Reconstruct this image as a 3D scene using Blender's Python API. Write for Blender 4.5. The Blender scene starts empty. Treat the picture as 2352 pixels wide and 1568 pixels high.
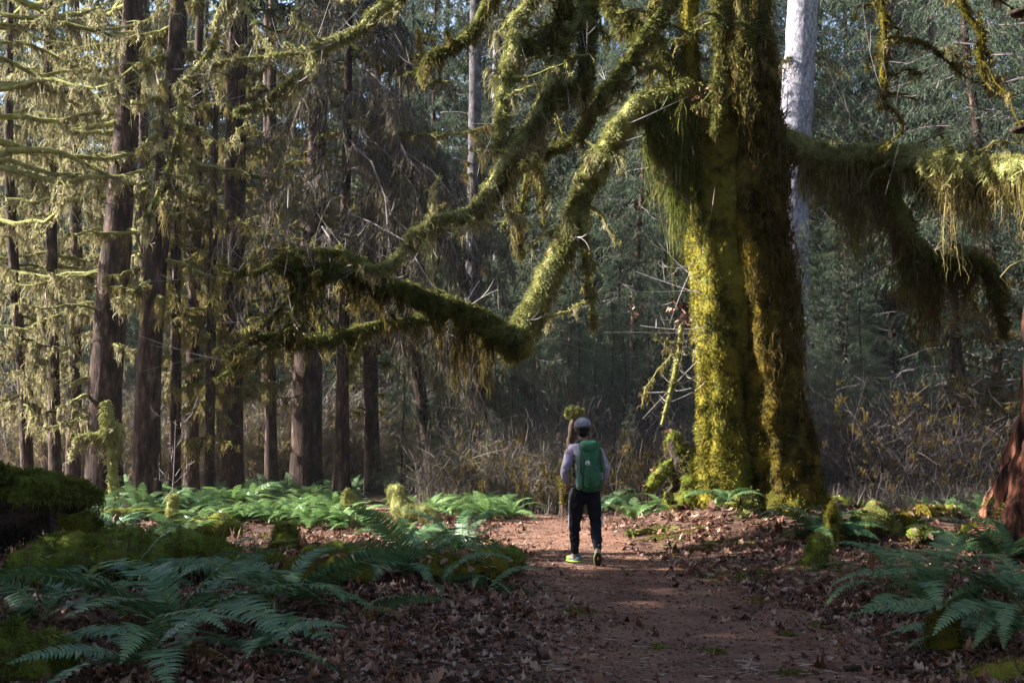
import bpy, math, random
import numpy as np
from mathutils import Vector, Matrix

# ------------------------------------------------------------------ camera, light, exposure
SC = bpy.context.scene
COL = SC.collection
CAMZ = 1.4; FPX = 2600.0; CU, CV = 1176.0, 784.0
PITCH = math.atan(250.0 / FPX)
cam_d = bpy.data.cameras.new("camera")
cam = bpy.data.objects.new("camera", cam_d); COL.objects.link(cam)
cam.location = (0, 0, CAMZ)
cam.rotation_euler = (math.radians(90) + PITCH, 0, 0)
cam_d.sensor_fit = 'HORIZONTAL'; cam_d.sensor_width = 36.0
cam_d.lens = 36.0 * FPX / 2352.0
cam_d.clip_start = 0.05; cam_d.clip_end = 3000
SC.camera = cam

SUN_EL = math.radians(29.0)
SUN_AZ = Vector((-1.0, 0.06)).normalized()          # horizontal direction towards the sun
SDIR = Vector((SUN_AZ.x * math.cos(SUN_EL), SUN_AZ.y * math.cos(SUN_EL), math.sin(SUN_EL)))
world = bpy.data.worlds.new("World"); SC.world = world; world.use_nodes = True
wn = world.node_tree.nodes; wl = world.node_tree.links
sky = wn.new('ShaderNodeTexSky'); sky.sky_type = 'NISHITA'; sky.sun_disc = False
sky.sun_elevation = SUN_EL
sky.sun_rotation = math.atan2(SDIR.x, SDIR.y) % (2 * math.pi)
wl.new(sky.outputs[0], wn['Background'].inputs[0])
wn['Background'].inputs[1].default_value = 0.074
sun_d = bpy.data.lights.new("sun", 'SUN'); sun_d.energy = 5.0; sun_d.angle = math.radians(0.55)
sun_d.color = (1.0, 0.955, 0.87)
sun = bpy.data.objects.new("sun", sun_d); COL.objects.link(sun)
sun.rotation_euler = SDIR.to_track_quat('Z', 'Y').to_euler(); sun.location = (-30, -5, 40)
SC.view_settings.view_transform = 'Standard'; SC.view_settings.look = 'None'
SC.view_settings.gamma = 1.0; SC.view_settings.exposure = 2.3
SC.render.engine = 'CYCLES'
SC.cycles.max_bounces = 5; SC.cycles.diffuse_bounces = 3; SC.cycles.transmission_bounces = 3
SC.cycles.glossy_bounces = 2; SC.cycles.caustics_reflective = False; SC.cycles.caustics_refractive = False
SC.cycles.use_adaptive_sampling = True; SC.cycles.adaptive_threshold = 0.02
SC.cycles.use_denoising = True
SC.render.use_persistent_data = False

# ------------------------------------------------------------------ helpers
def RNG(s): return np.random.default_rng(s)

def P(u, v, Y):
    "world point seen at picture position (u, v) of the 2352 x 1568 view, at distance Y"
    a = (u - CU) / FPX; b = (CV - v) / FPX
    dy = math.cos(PITCH) - b * math.sin(PITCH); dz = math.sin(PITCH) + b * math.cos(PITCH)
    t = Y / dy
    return np.array([a * t, Y, CAMZ + dz * t])

def _hash(ix, iy, iz):
    h = (ix.astype(np.int64) * 374761393 + iy.astype(np.int64) * 668265263 + iz.astype(np.int64) * 2147483647) & 0xffffffff
    h = ((h ^ (h >> 13)) * 1274126177) & 0xffffffff
    h = h ^ (h >> 16)
    return (h & 0xffff) / 65535.0

def vnoise(p):
    p = np.asarray(p, float); i = np.floor(p); f = p - i; f = f * f * (3 - 2 * f); i = i.astype(np.int64)
    r = 0
    for dx in (0, 1):
        wx = f[:, 0] if dx else 1 - f[:, 0]
        for dy in (0, 1):
            wy = f[:, 1] if dy else 1 - f[:, 1]
            for dz in (0, 1):
                wz = f[:, 2] if dz else 1 - f[:, 2]
                r = r + wx * wy * wz * _hash(i[:, 0] + dx, i[:, 1] + dy, i[:, 2] + dz)
    return r * 2 - 1

def fbm(p, o=3):
    r = 0; a = 1.0; s = 0
    for k in range(o):
        r = r + a * vnoise(p * (2.03 ** k) + 17.3 * k); s += a; a *= 0.5
    return r / s

# ground height -------------------------------------------------
PATH_Y = np.array([-30, -5, 3.0, 6.9, 8.5, 10, 12, 13.9, 17, 19.5, 21.5, 23.6, 26, 29, 33, 40, 60])
PATH_L = np.array([-.1, -.1, 0.1, 0.14, 0.15, 0.12, 0.0, -.16, -.45, -.35, -.15, -.6, -2.4, -5.2, -9, -16, -36])
PATH_R = np.array([2.1, 2.1, 2.2, 2.5, 2.7, 2.75, 2.4, 2.0, 1.75, 1.85, 1.8, 1.25, 0.2, -3.0, -7, -14, -34])
TREE = np.array([4.15, 18.2])

def height(x, y):
    x = np.asarray(x, float); y = np.asarray(y, float); z0 = np.zeros_like(x)
    pl = np.interp(y, PATH_Y, PATH_L); pr = np.interp(y, PATH_Y, PATH_R)
    d = np.maximum(pl - x, x - pr); off = np.clip((d - 0.1) / 1.1, 0, 1); off = off * off * (3 - 2 * off)
    p = np.stack([x, y, z0], 1) if x.ndim == 1 else None
    h = off * (0.07 * fbm(p * 0.45 + 3.1, 2) + 0.035 * fbm(p * 2.1, 2) + 0.05)
    r = np.hypot((x - TREE[0]) / 1.25, y - TREE[1]); m = np.clip(1 - r / 3.3, 0, 1)
    h = h + 0.55 * m * m * (3 - 2 * m)
    rr = np.hypot((x - 9.6) / 1.2, y - 17.5); m = np.clip(1 - rr / 3.4, 0, 1); h = h + 0.35 * m * m * (3 - 2 * m)
    far = np.clip((y - 62) / 140, 0, 4); h = h + 46 * far * far / (far + 0.6)
    return h

def H(x, y): return float(height(np.array([x]), np.array([y]))[0])

def GP(u, v):
    "ground point seen at (u, v)"
    a = (u - CU) / FPX; b = (CV - v) / FPX
    dy = math.cos(PITCH) - b * math.sin(PITCH); dz = math.sin(PITCH) + b * math.cos(PITCH)
    z = 0.05
    for _ in range(12):
        t = (z - CAMZ) / dz; x, y = a * t, dy * t; z = 0.5 * z + 0.5 * H(x, y)
    return np.array([x, y, H(x, y)])

# mesh gathering -------------------------------------------------
ORG = {}
class Geo:
    def __init__(s): s.v = []; s.f = []; s.a = []; s.m = []; s.n = 0
    def add(s, v, f, var=0.5, mat=0):
        v = np.asarray(v, float).reshape(-1, 3); f = np.asarray(f, np.int64)
        if len(v) == 0: return s
        s.v.append(v); s.f.append(f + s.n)
        s.a.append(np.broadcast_to(np.asarray(var, float), (len(v),)).copy())
        s.m.append(np.full(len(f), mat, np.int32)); s.n += len(v); return s
    def build(s, name, mats, parent=None, smooth=True):
        if not s.v: return None
        me = bpy.data.meshes.new(name)
        V = np.concatenate(s.v).astype(np.float32)
        if parent is not None: V = V - np.array(ORG[parent.name], np.float32)
        cnt = np.concatenate([np.full(len(f), f.shape[1], np.int32) for f in s.f])
        L = np.concatenate([f.reshape(-1) for f in s.f]).astype(np.int32)
        st = np.zeros(len(cnt), np.int32); st[1:] = np.cumsum(cnt)[:-1]
        me.vertices.add(len(V)); me.vertices.foreach_set('co', V.ravel())
        me.loops.add(len(L)); me.loops.foreach_set('vertex_index', L)
        me.polygons.add(len(cnt)); me.polygons.foreach_set('loop_start', st)
        me.polygons.foreach_set('material_index', np.concatenate(s.m))
        me.polygons.foreach_set('use_smooth', np.full(len(cnt), smooth))
        at = me.attributes.new('var', 'FLOAT', 'POINT'); at.data.foreach_set('value', np.concatenate(s.a).astype(np.float32))
        me.update(calc_edges=True)
        if not isinstance(mats, (list, tuple)): mats = [mats]
        for m in mats: me.materials.append(m)
        o = bpy.data.objects.new(name, me); COL.objects.link(o)
        if parent is not None: o.parent = parent; ORG[o.name] = ORG[parent.name]
        else: ORG[o.name] = (0, 0, 0)
        return o

def tag(o, label=None, cat=None, group=None, kind=None):
    if label: o['label'] = label
    if cat: o['category'] = cat
    if group: o['group'] = group
    if kind: o['kind'] = kind
    return o

def thing(name, loc, label, cat, group=None):
    o = bpy.data.objects.new(name, None); COL.objects.link(o); o.location = tuple(float(c) for c in loc)
    o.empty_display_size = 0.2
    ORG[o.name] = tuple(float(c) for c in loc)
    return tag(o, label, cat, group)

def copy_tree(o, parent=None):
    c = o.copy(); COL.objects.link(c)
    if parent is not None: c.parent = parent
    for ch in list(o.children): copy_tree(ch, c)
    return c

def nrm(a):
    return a / np.maximum(np.linalg.norm(a, axis=-1, keepdims=True), 1e-9)

def catmull(pts, n):
    pts = np.asarray(pts, float); m = len(pts)
    q = np.concatenate([[2 * pts[0] - pts[1]], pts, [2 * pts[-1] - pts[-2]]])
    out = []; per = max(1, int(round(n / (m - 1))))
    for i in range(m - 1):
        t = np.linspace(0, 1, per, endpoint=False)[:, None]
        a, b, c, d = q[i], q[i + 1], q[i + 2], q[i + 3]
        out.append(0.5 * ((2 * b) + (-a + c) * t + (2 * a - 5 * b + 4 * c - d) * t ** 2 + (-a + 3 * b - 3 * c + d) * t ** 3))
    out.append(pts[-1:]); return np.concatenate(out)

def frames(p):
    t = nrm(np.gradient(p, axis=0)); n = np.zeros_like(p)
    r = np.array([0.0, 1.0, 0.0]) if abs(t[0][1]) < 0.9 else np.array([1.0, 0, 0])
    n[0] = nrm(r - t[0] * r.dot(t[0]))
    for i in range(1, len(p)):
        k = n[i - 1] - t[i] * n[i - 1].dot(t[i]); n[i] = nrm(k)
    return t, n, np.cross(t, n)

def tube(p, r, seg=10, amp=0.0, fr=3.0, stretch=1.0, lobes=None, flat=None, seed=0, cap=True):
    p = np.asarray(p, float); r = np.broadcast_to(np.asarray(r, float), (len(p),))
    t, n, b = frames(p); K = len(p)
    an = np.linspace(0, 2 * math.pi, seg, endpoint=False)
    d = n[:, None] * np.cos(an)[None, :, None] + b[:, None] * np.sin(an)[None, :, None]
    R = np.repeat(r[:, None], seg, 1)
    if lobes is not None: R = R * lobes(np.arange(K) / (K - 1), an)
    V = p[:, None] + d * R[..., None]
    if amp:
        q = V.reshape(-1, 3) * fr; q = q * np.array([1, 1, stretch]) + seed * 7.7
        V = V + d * (fbm(q, 3).reshape(K, seg) * amp)[..., None]
    V = V.reshape(-1, 3)
    i = np.arange(K - 1)[:, None] * seg; j = np.arange(seg)[None]; j2 = (j + 1) % seg
    F = np.stack([i + j, i + j2, i + seg + j2, i + seg + j], -1).reshape(-1, 4)
    return V, F, d.reshape(-1, 3)

def add_tube(g, p, r, seg=10, amp=0.0, var=None, mat=0, cap=True, **k):
    V, F, N = tube(p, r, seg, amp, **k)
    if var is None: var = 0.5 + 0.5 * fbm(V * 2.0, 2)
    g.add(V, F, var, mat)
    if cap:
        for e, base in ((0, 0), (1, (len(p) - 1) * seg)):
            c = V[base:base + seg].mean(0); idx = np.arange(seg)
            vv = np.concatenate([V[base:base + seg], [c]])
            ff = np.stack([idx, (idx + 1) % seg, np.full(seg, seg)], 1)
            g.add(vv, ff, 0.5, mat)
    return V, N

def ribbons(g, PP, W, rng, var=None, mat=0, side=None):
    "PP (N,K,3) centre lines, W (N,K) widths"
    N, K, _ = PP.shape
    if N == 0: return
    t = nrm(PP[:, -1] - PP[:, 0])
    if side is None: side = nrm(np.cross(t, nrm(rng.normal(size=(N, 3)))))
    A = PP - side[:, None] * (W[..., None] / 2); B = PP + side[:, None] * (W[..., None] / 2)
    V = np.stack([A, B], 2).reshape(-1, 3)
    base = (np.arange(N) * 2 * K)[:, None]; k = np.arange(K - 1)[None] * 2
    F = np.stack([base + k, base + k + 1, base + k + 3, base + k + 2], -1).reshape(-1, 4)
    if var is None: var = rng.random(N)
    g.add(V, F, np.repeat(var, 2 * K), mat)

def blades(g, pos, d, L, W, rng, droop=0.0, var=None, mat=0):
    N = len(pos); L = np.broadcast_to(L, (N,)); W = np.broadcast_to(W, (N,))
    s = np.array([0, 0.5, 1.0]); PP = pos[:, None] + d[:, None] * (L[:, None] * s)[..., None]
    PP[:, :, 2] -= droop * (L[:, None] * s * s)
    ribbons(g, PP, W[:, None] * np.array([0.8, 1.0, 0.15]), rng, var, mat)

def along(path, s):
    "points at relative arc length s on a polyline"
    d = np.r_[0, np.cumsum(np.linalg.norm(np.diff(path, axis=0), axis=1))]; x = np.asarray(s) * d[-1]
    return np.stack([np.interp(x, d, path[:, k]) for k in range(path.shape[1])], -1)

def plen(p): return float(np.linalg.norm(np.diff(np.asarray(p)[:, :3], axis=0), axis=1).sum())

def pick(PP, idx, s):
    K = PP.shape[1]; x = s * (K - 1); i = np.minimum(x.astype(int), K - 2); f = (x - i)[:, None]
    a = PP[idx, i]; b = PP[idx, i + 1]; return a * (1 - f) + b * f, nrm(b - a)

def tassels(g, roots, length, rng, per=9, spread=0.06, width=0.02, K=5, var=None, mat=0, ws=None, drift=0.10):
    "bundles of hanging strands below each root"
    n = len(roots)
    if n == 0: return
    length = np.broadcast_to(np.asarray(length, float), (n,)); idx = np.repeat(np.arange(n), per); N = len(idx)
    L = (length * rng.choice([.3, .55, .8, 1.1], n))[idx] * rng.uniform(0.2, 1.0, N)
    o = rng.normal(size=(N, 3)) * np.broadcast_to(spread, (n,))[idx][:, None]; o[:, 2] *= 0.5
    s = np.linspace(0, 1, K)
    PP = roots[idx][:, None] + o[:, None] * (1 - 0.85 * s)[None, :, None]
    PP[:, :, 2] -= L[:, None] * s
    w = rng.normal(size=(N, K, 2)) * 0.055 * L[:, None, None] ** 0.5; w[:, 0] = 0
    PP[:, :, :2] += np.cumsum(w, 1) * 0.6
    bw = rng.normal(size=(n, K, 2)) * .05 * length[:, None, None] ** .5; bw[:, 0] = 0; PP[:, :, :2] += np.cumsum(bw, 1)[idx] * .6
    dr = rng.normal(size=(n, 2)) * drift; PP[:, :, :2] += (dr[idx] * L[:, None])[:, None] * (s ** 1.5)[None, :, None]
    W = width * rng.uniform(0.6, 1.4, N)[:, None] * (np.array([0.9, 1.2, 1.0, 0.7, 0.15]) if K == 5 else np.linspace(1.1, 0.2, K))
    if var is None: vv = np.clip(rng.random(n)[idx] * 0.6 + rng.random(N) * 0.4, 0, 1)
    else: vv = var[idx]
    ribbons(g, PP, W, rng, vv, mat)
    # short wisps hung along the long strands break the combed look
    lw = np.clip(L, 0.02, None); m = int(min(lw.sum() * 6.5, N * 5)); ii = rng.choice(N, m, p=lw / lw.sum()); ss = rng.random(m) * .92; pos, tg = pick(PP, ii, ss)
    l2 = rng.uniform(.08, .34, m) * np.clip(L[ii] * 1.6, .25, 1.2); s4 = np.linspace(0, 1, 4); dd = rng.normal(size=(m, 2)) * .28
    QQ = np.repeat(pos[:, None] + rng.normal(size=(m, 1, 3)) * .018, 4, 1); QQ[:, :, :2] += dd[:, None] * (l2[:, None] * np.sin(s4 * 2.4))[..., None] + rng.normal(size=(m, 4, 2)) * .012; QQ[:, :, 2] -= l2[:, None] * s4
    ribbons(g, QQ, width * rng.uniform(.4, .85, m)[:, None] * np.array([.7, 1.1, .8, .15])[None], rng, np.clip(vv[ii] + rng.normal(size=m) * .15, 0, 1), mat)
    m = int(N * 1.2); ii = rng.integers(0, N, m); pos, tg = pick(PP, ii, rng.random(m) * 0.95)
    dd = nrm(rng.normal(size=(m, 3)) + np.array([0, 0, -0.9]))
    blades(g, pos, dd, rng.uniform(0.5, 1.5, m) * width * 2.6, width * 0.9, rng, 0.3, vv[ii], mat)

def fuzz(g, V, N, n, rng, L=0.04, W=0.012, up=0.0, mat=0, rand=0.7, var=None):
    i = rng.integers(0, len(V), n)
    c = np.clip(.5 + .9 * vnoise(V[i] * 9.0), 0, 1); kp = rng.random(n) < .35 + .65 * c; i = i[kp]; c = c[kp]; n = len(i)
    L = L * (.45 + 1.1 * c); 
    d = nrm(N[i] + rng.normal(size=(n, 3)) * rand + np.array([0, 0, up]))
    q = V[i] + rng.normal(size=(n, 3)) * 0.02
    v = np.clip(0.25 + .35 * c + 0.5 * fbm(q * 2.0, 2) + rng.normal(size=n) * 0.18, 0, 1) if var is None else var
    blades(g, q - N[i] * 0.01, d, rng.uniform(0.5, 1.4, n) * L, W, rng, 0.4, v, mat)

# materials --------------------------------------------------------
def ramp_mat(name, cols, scale=3.0, rough=0.9, trans=0.0, bump=0.0, bscale=None, varw=0.5, stretch=None, spec=0.25, coord='Object', contrast=0.18, tint=None):
    m = bpy.data.materials.new(name); m.use_nodes = True; nt = m.node_tree; N = nt.nodes; L = nt.links
    for n in list(N): N.remove(n)
    out = N.new('ShaderNodeOutputMaterial'); tc = N.new('ShaderNodeTexCoord'); src = tc.outputs[coord]
    if stretch:
        mp = N.new('ShaderNodeMapping'); mp.inputs['Scale'].default_value = stretch; L.new(src, mp.inputs[0]); src = mp.outputs[0]
    no = N.new('ShaderNodeTexNoise'); no.inputs['Scale'].default_value = scale; no.inputs['Detail'].default_value = 5; no.inputs['Roughness'].default_value = 0.62
    L.new(src, no.inputs['Vector'])
    at = N.new('ShaderNodeAttribute'); at.attribute_name = 'var'
    mr = N.new('ShaderNodeMapRange'); mr.inputs['From Min'].default_value = 0.5 - contrast; mr.inputs['From Max'].default_value = 0.5 + contrast
    L.new(no.outputs['Fac'], mr.inputs['Value'])
    mx = N.new('ShaderNodeMix'); mx.data_type = 'FLOAT'; mx.inputs[0].default_value = varw
    L.new(mr.outputs[0], mx.inputs[2]); L.new(at.outputs['Fac'], mx.inputs[3])
    cr = N.new('ShaderNodeValToRGB'); e = cr.color_ramp.elements
    k = len(cols)
    e[0].color = (*cols[0], 1); e[0].position = 0.08; e[1].color = (*cols[-1], 1); e[1].position = 0.92
    for i in range(1, k - 1):
        q = e.new(0.08 + 0.84 * i / (k - 1)); q.color = (*cols[i], 1)
    L.new(mx.outputs[0], cr.inputs[0])
    bs = N.new('ShaderNodeBsdfPrincipled'); bs.inputs['Roughness'].default_value = rough
    bs.inputs['Specular IOR Level'].default_value = spec
    L.new(cr.outputs[0], bs.inputs['Base Color']); last = bs
    if bump:
        n2 = N.new('ShaderNodeTexNoise'); n2.inputs['Scale'].default_value = bscale or scale * 6; n2.inputs['Detail'].default_value = 6
        L.new(src, n2.inputs['Vector']); bp = N.new('ShaderNodeBump'); bp.inputs['Strength'].default_value = bump
        bp.inputs['Distance'].default_value = 0.03; L.new(n2.outputs['Fac'], bp.inputs['Height']); L.new(bp.outputs[0], bs.inputs['Normal'])
    if trans:
        tr = N.new('ShaderNodeBsdfTranslucent'); L.new(cr.outputs[0], tr.inputs['Color'])
        ms = N.new('ShaderNodeMixShader'); ms.inputs[0].default_value = trans
        L.new(bs.outputs[0], ms.inputs[1]); L.new(tr.outputs[0], ms.inputs[2]); last = ms
    L.new(last.outputs[0], out.inputs['Surface'])
    return m

M = dict(
 ground=ramp_mat('forest_soil', [(.035, .018, .012), (.075, .038, .026), (.12, .062, .04), (.065, .055, .02)], 2.2, 1.0, 0, .9, 30, 0.0),
 path=ramp_mat('trodden_path', [(.095, .045, .030), (.155, .076, .050), (.23, .12, .082), (.14, .09, .045)], 1.3, 1.0, 0, 1.0, 45, 0.0, contrast=.25),
 leaf=ramp_mat('fallen_leaf', [(.055, .022, .014), (.14, .058, .036), (.23, .105, .068), (.30, .165, .115), (.42, .29, .22)], 1.0, 0.75, .12, 0, varw=.95, spec=.3),
 needle=ramp_mat('dry_needle', [(.20, .12, .09), (.34, .25, .19), (.45, .38, .30)], 1, .8, 0, varw=.95),
 chips=ramp_mat('path_crumbs', [(.07, .03, .02), (.16, .075, .05), (.30, .17, .12)], 1, .9, 0, varw=.95),
 cushion=ramp_mat('cushion_moss', [(.035, .035, .012), (.09, .105, .018), (.17, .205, .032), (.12, .11, .035), (.29, .32, .075)], 3.2, 1.0, .15, .8, 40, .35, spec=.1, contrast=.16),
 patch=ramp_mat('patch_moss', [(.08, .068, .025), (.15, .14, .032), (.25, .225, .055)], 2.0, 1.0, .15, 0, varw=.6, spec=.1),
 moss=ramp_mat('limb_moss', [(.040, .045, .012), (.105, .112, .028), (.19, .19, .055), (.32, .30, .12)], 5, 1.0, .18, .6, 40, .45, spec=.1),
 moss_b=ramp_mat('sunlit_tone_moss', [(.10, .11, .03), (.24, .24, .08), (.38, .38, .15), (.52, .50, .27)], 5, 1.0, .2, .6, 40, .45, spec=.1),  # paler copy of the limb moss, sunlight put into its colour
 gold=ramp_mat('trunk_moss', [(.030, .032, .010), (.10, .095, .015), (.23, .19, .028), (.15, .15, .03), (.36, .32, .085)], 3.4, 1.0, .1, .8, 30, .3, spec=.1, contrast=.17),
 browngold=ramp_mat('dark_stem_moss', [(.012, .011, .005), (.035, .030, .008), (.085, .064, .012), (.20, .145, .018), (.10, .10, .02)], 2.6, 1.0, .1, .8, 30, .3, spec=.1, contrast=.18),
 darkmoss=ramp_mat('shade_tone_moss', [(.028, .026, .007), (.07, .062, .009), (.13, .105, .012), (.075, .10, .016)], 3, 1.0, .1, .7, 30, .4, spec=.1),  # darker moss copy, shade put into its colour
 drape=ramp_mat('hanging_moss', [(.075, .062, .022), (.15, .125, .042), (.25, .205, .08), (.35, .28, .14)], 2.0, 1.0, .35, 0, varw=.7, spec=.05),
 rust=ramp_mat('brown_hanging_moss', [(.045, .040, .010), (.095, .075, .020), (.17, .115, .042), (.16, .16, .035)], 2.0, 1.0, .35, 0, varw=.65, spec=.05),
 gdrape=ramp_mat('green_hanging_moss', [(.05, .065, .014), (.11, .14, .03), (.18, .19, .05), (.22, .16, .07)], 2.0, 1.0, .35, 0, varw=.65, spec=.05),
 veil=ramp_mat('lichen_veil', [(.11, .10, .05), (.26, .23, .12), (.42, .38, .22), (.56, .51, .34)], 1.5, 1.0, .45, 0, varw=.7, spec=.05),
 bark=ramp_mat('spruce_bark', [(.008, .004, .003), (.026, .014, .010), (.062, .036, .027), (.15, .10, .082)], 7, .95, 0, 1.0, 26, .2, (1, 1, .3), contrast=.17),
 greybark=ramp_mat('grey_bark', [(.02, .018, .018), (.05, .045, .045), (.10, .09, .095), (.17, .155, .165)], 5.0, .95, 0, .9, 20, .2, (1, 1, .6), contrast=.2),
 snagwood=ramp_mat('snag_wood', [(.012, .008, .006), (.045, .027, .019), (.11, .065, .047)], 9, .95, 0, 1, 20, .3, (1, 1, .3), contrast=.15),
 palebark=ramp_mat('pale_bark', [(.035, .03, .035), (.15, .14, .16), (.30, .28, .33), (.44, .42, .48)], 9.0, .95, 0, .9, 20, .2, (1, 1, .6), contrast=.25),
 redbark=ramp_mat('red_rotten_wood', [(.008, .004, .003), (.045, .017, .010), (.12, .042, .023), (.20, .085, .05)], 9, .95, 0, 1.0, 26, .15, (1, 1, .16), contrast=.13),
 wood=ramp_mat('rotten_wood', [(.014, .010, .008), (.035, .024, .018), (.075, .052, .04)], 4, .95, 0, 1.0, 20, .3),
 twig=ramp_mat('bare_twig', [(.10, .08, .08), (.20, .165, .165), (.33, .28, .27)], 2, .85, 0, varw=.8),
 thicket=ramp_mat('thicket_twig', [(.03, .025, .024), (.065, .052, .050), (.125, .10, .10)], 2, .9, varw=.8),
 ptwig=ramp_mat('pale_twig', [(.16, .14, .13), (.28, .25, .24), (.44, .40, .38)], 2, .8, 0, varw=.8),
 brush=ramp_mat('brush_stem', [(.07, .055, .05), (.14, .11, .10), (.22, .175, .16), (.17, .16, .07)], 2, .9, .1, varw=.8),
 straw=ramp_mat('dry_stem', [(.16, .11, .07), (.30, .22, .15), (.44, .35, .25)], 2, .9, .15, varw=.8),
 needles=ramp_mat('conifer_needles', [(.022, .040, .022), (.050, .080, .042), (.095, .135, .068), (.16, .18, .085)], .35, .7, .3, varw=.55, spec=.3, contrast=.2),
 dneedles=ramp_mat('dark_conifer_needles', [(.020, .030, .016), (.042, .058, .028), (.072, .09, .038), (.115, .11, .045)], .35, .75, .3, varw=.55, spec=.3, contrast=.2),
 brown=ramp_mat('dead_spray', [(.035, .030, .022), (.075, .062, .042), (.12, .10, .062), (.10, .11, .05)], .8, .9, .3, varw=.7, spec=.1),
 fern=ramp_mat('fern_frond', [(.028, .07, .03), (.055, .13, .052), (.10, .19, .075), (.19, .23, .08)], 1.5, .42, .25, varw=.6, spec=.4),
 fern_l=ramp_mat('sunlit_tone_frond', [(.055, .12, .03), (.12, .23, .06), (.23, .34, .13)], 1.5, .33, .3, varw=.7, spec=.8),  # fern copy brightened in colour to stand in for sunlight
 fern_d=ramp_mat('withered_frond', [(.05, .028, .015), (.13, .075, .035), (.22, .14, .07)], 2, .85, .15, varw=.6, spec=.1),
 rachis=ramp_mat('fern_stem', [(.10, .13, .03), (.20, .20, .06)], 3, .6, 0, varw=.5),
)

# ------------------------------------------------------------------ ground, path
def warp(lo, hi, a, b, step, grow):
    c = list(np.arange(a, b + 1e-6, step)); s = step
    while c[-1] < hi: s *= grow; c.append(c[-1] + s)
    s = step; d = [c[0]]
    while d[-1] > lo: s *= grow; d.append(d[-1] - s)
    return np.array(d[::-1][:-1] + c)

def sheet(name, mat, xs, ys):
    X, Y = np.meshgrid(xs, ys); x = X.ravel(); y = Y.ravel(); V = np.stack([x, y, height(x, y)], 1)
    nx, ny = len(xs), len(ys); i = np.arange(ny - 1)[:, None] * nx; j = np.arange(nx - 1)[None]
    F = np.stack([i + j, i + j + 1, i + nx + j + 1, i + nx + j], -1).reshape(-1, 4)
    g = Geo(); g.add(V, F, 0.5); return g.build(name, mat)

tag(sheet('ground', M['ground'], warp(-300, 300, -13, 13, .13, 1.12), warp(-120, 420, 4, 27, .13, 1.1)), kind='structure')

def build_path():
    ys = np.arange(2.0, 40, 0.12); n = 36; g = Geo()
    L = np.interp(ys, PATH_Y, PATH_L); R = np.interp(ys, PATH_Y, PATH_R)
    q = np.stack([ys * 1.3, ys * 0, ys * 0], 1)
    L = L + 0.16 * fbm(q, 3); R = R + 0.18 * fbm(q + 50, 3)
    t = np.linspace(0, 1, n)[None]; X = L[:, None] * (1 - t) + R[:, None] * t; Y = np.repeat(ys[:, None], n, 1)
    z = height(X.ravel(), Y.ravel()) + 0.014
    V = np.stack([X.ravel(), Y.ravel(), z], 1)
    e = (np.minimum(t, 1 - t) < 1e-6) & (ys[:, None] > 0)
    V[e.ravel(), 2] -= 0.03
    i = np.arange(len(ys) - 1)[:, None] * n; j = np.arange(n - 1)[None]
    F = np.stack([i + j, i + j + 1, i + n + j + 1, i + n + j], -1).reshape(-1, 4)
    g.add(V, F, 0.5); return g.build('path', M['path'])
tag(build_path(), kind='structure')

# ------------------------------------------------------------------ conifer crowns
def conifer_crown(g, rng, z0, Ht, reach, nb, twd=6.0, needle=0.16, nw=0.035, droop=0.35, r0=0.12, hang=0.5, az=None, top_bias=1.0, origin=(0, 0), nper=6):
    u = rng.random(nb) ** top_bias; z = z0 + (Ht - z0) * u
    a = rng.uniform(0, 2 * math.pi, nb) if az is None else rng.normal(az[0], az[1], nb)
    L = (reach * (1 - (z - z0) / (Ht - z0 + .01)) ** 0.75 + 0.5) * rng.uniform(0.6, 1.1, nb)
    K = 6; s = np.linspace(0, 1, K)
    dx, dy = np.cos(a), np.sin(a)
    BP = np.zeros((nb, K, 3)); BP[..., 0] = origin[0] + dx[:, None] * (r0 + L[:, None] * s); BP[..., 1] = origin[1] + dy[:, None] * (r0 + L[:, None] * s)
    dr = droop * rng.uniform(0.5, 1.5, nb)
    BP[..., 2] = z[:, None] + L[:, None] * (0.12 * s - dr[:, None] * s ** 1.7)
    BP += rng.normal(size=BP.shape) * 0.03 * L[:, None, None]; 
    ribbons(g, BP, np.clip(L[:, None] * 0.014, .015, .06) * (1 - 0.8 * s)[None], rng, np.full(nb, 0.2), 1)
    cnt = np.maximum(3, (L * twd).astype(int)); idx = np.repeat(np.arange(nb), cnt); n = len(idx)
    st = rng.uniform(0.1, 1.0, n); pos, tg = pick(BP, idx, st)
    sd = np.where(rng.random(n) < .5, -1.0, 1.0)
    lat = np.stack([-tg[:, 1], tg[:, 0], np.zeros(n)], 1) * sd[:, None]
    d = nrm(lat * rng.uniform(.5, 1.0, n)[:, None] + tg * rng.uniform(.3, .9, n)[:, None] + np.array([0, 0, -1]) * (hang * rng.uniform(0.2, 1.3, n))[:, None])
    tl = np.minimum(0.28 * L[idx] + .15, .75) * (1.15 - st * .7) * rng.uniform(.6, 1.2, n)
    s3 = np.array([0, .5, 1.0]); TP = pos[:, None] + d[:, None] * (tl[:, None] * s3)[..., None]; TP[:, :, 2] -= (hang * .4 * tl[:, None] * s3 ** 2)
    bv = rng.random(nb)[idx] * .6
    ribbons(g, TP, np.full((n, 3), nw * .5) * np.array([1, .9, .4]), rng, np.full(n, .3), 1)
    m = n * nper; ii = np.repeat(np.arange(n), nper); ss = rng.uniform(0.05, 1, m); q, tt = pick(TP, ii, ss)
    dd = nrm(tt * 0.9 + rng.normal(size=(m, 3)) * 0.55 + np.array([0, 0, -.25]))
    blades(g, q, dd, needle * rng.uniform(.5, 1.2, m), nw, rng, .15, np.clip(bv[ii] + rng.random(m) * .4, 0, 1), 0)

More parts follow.
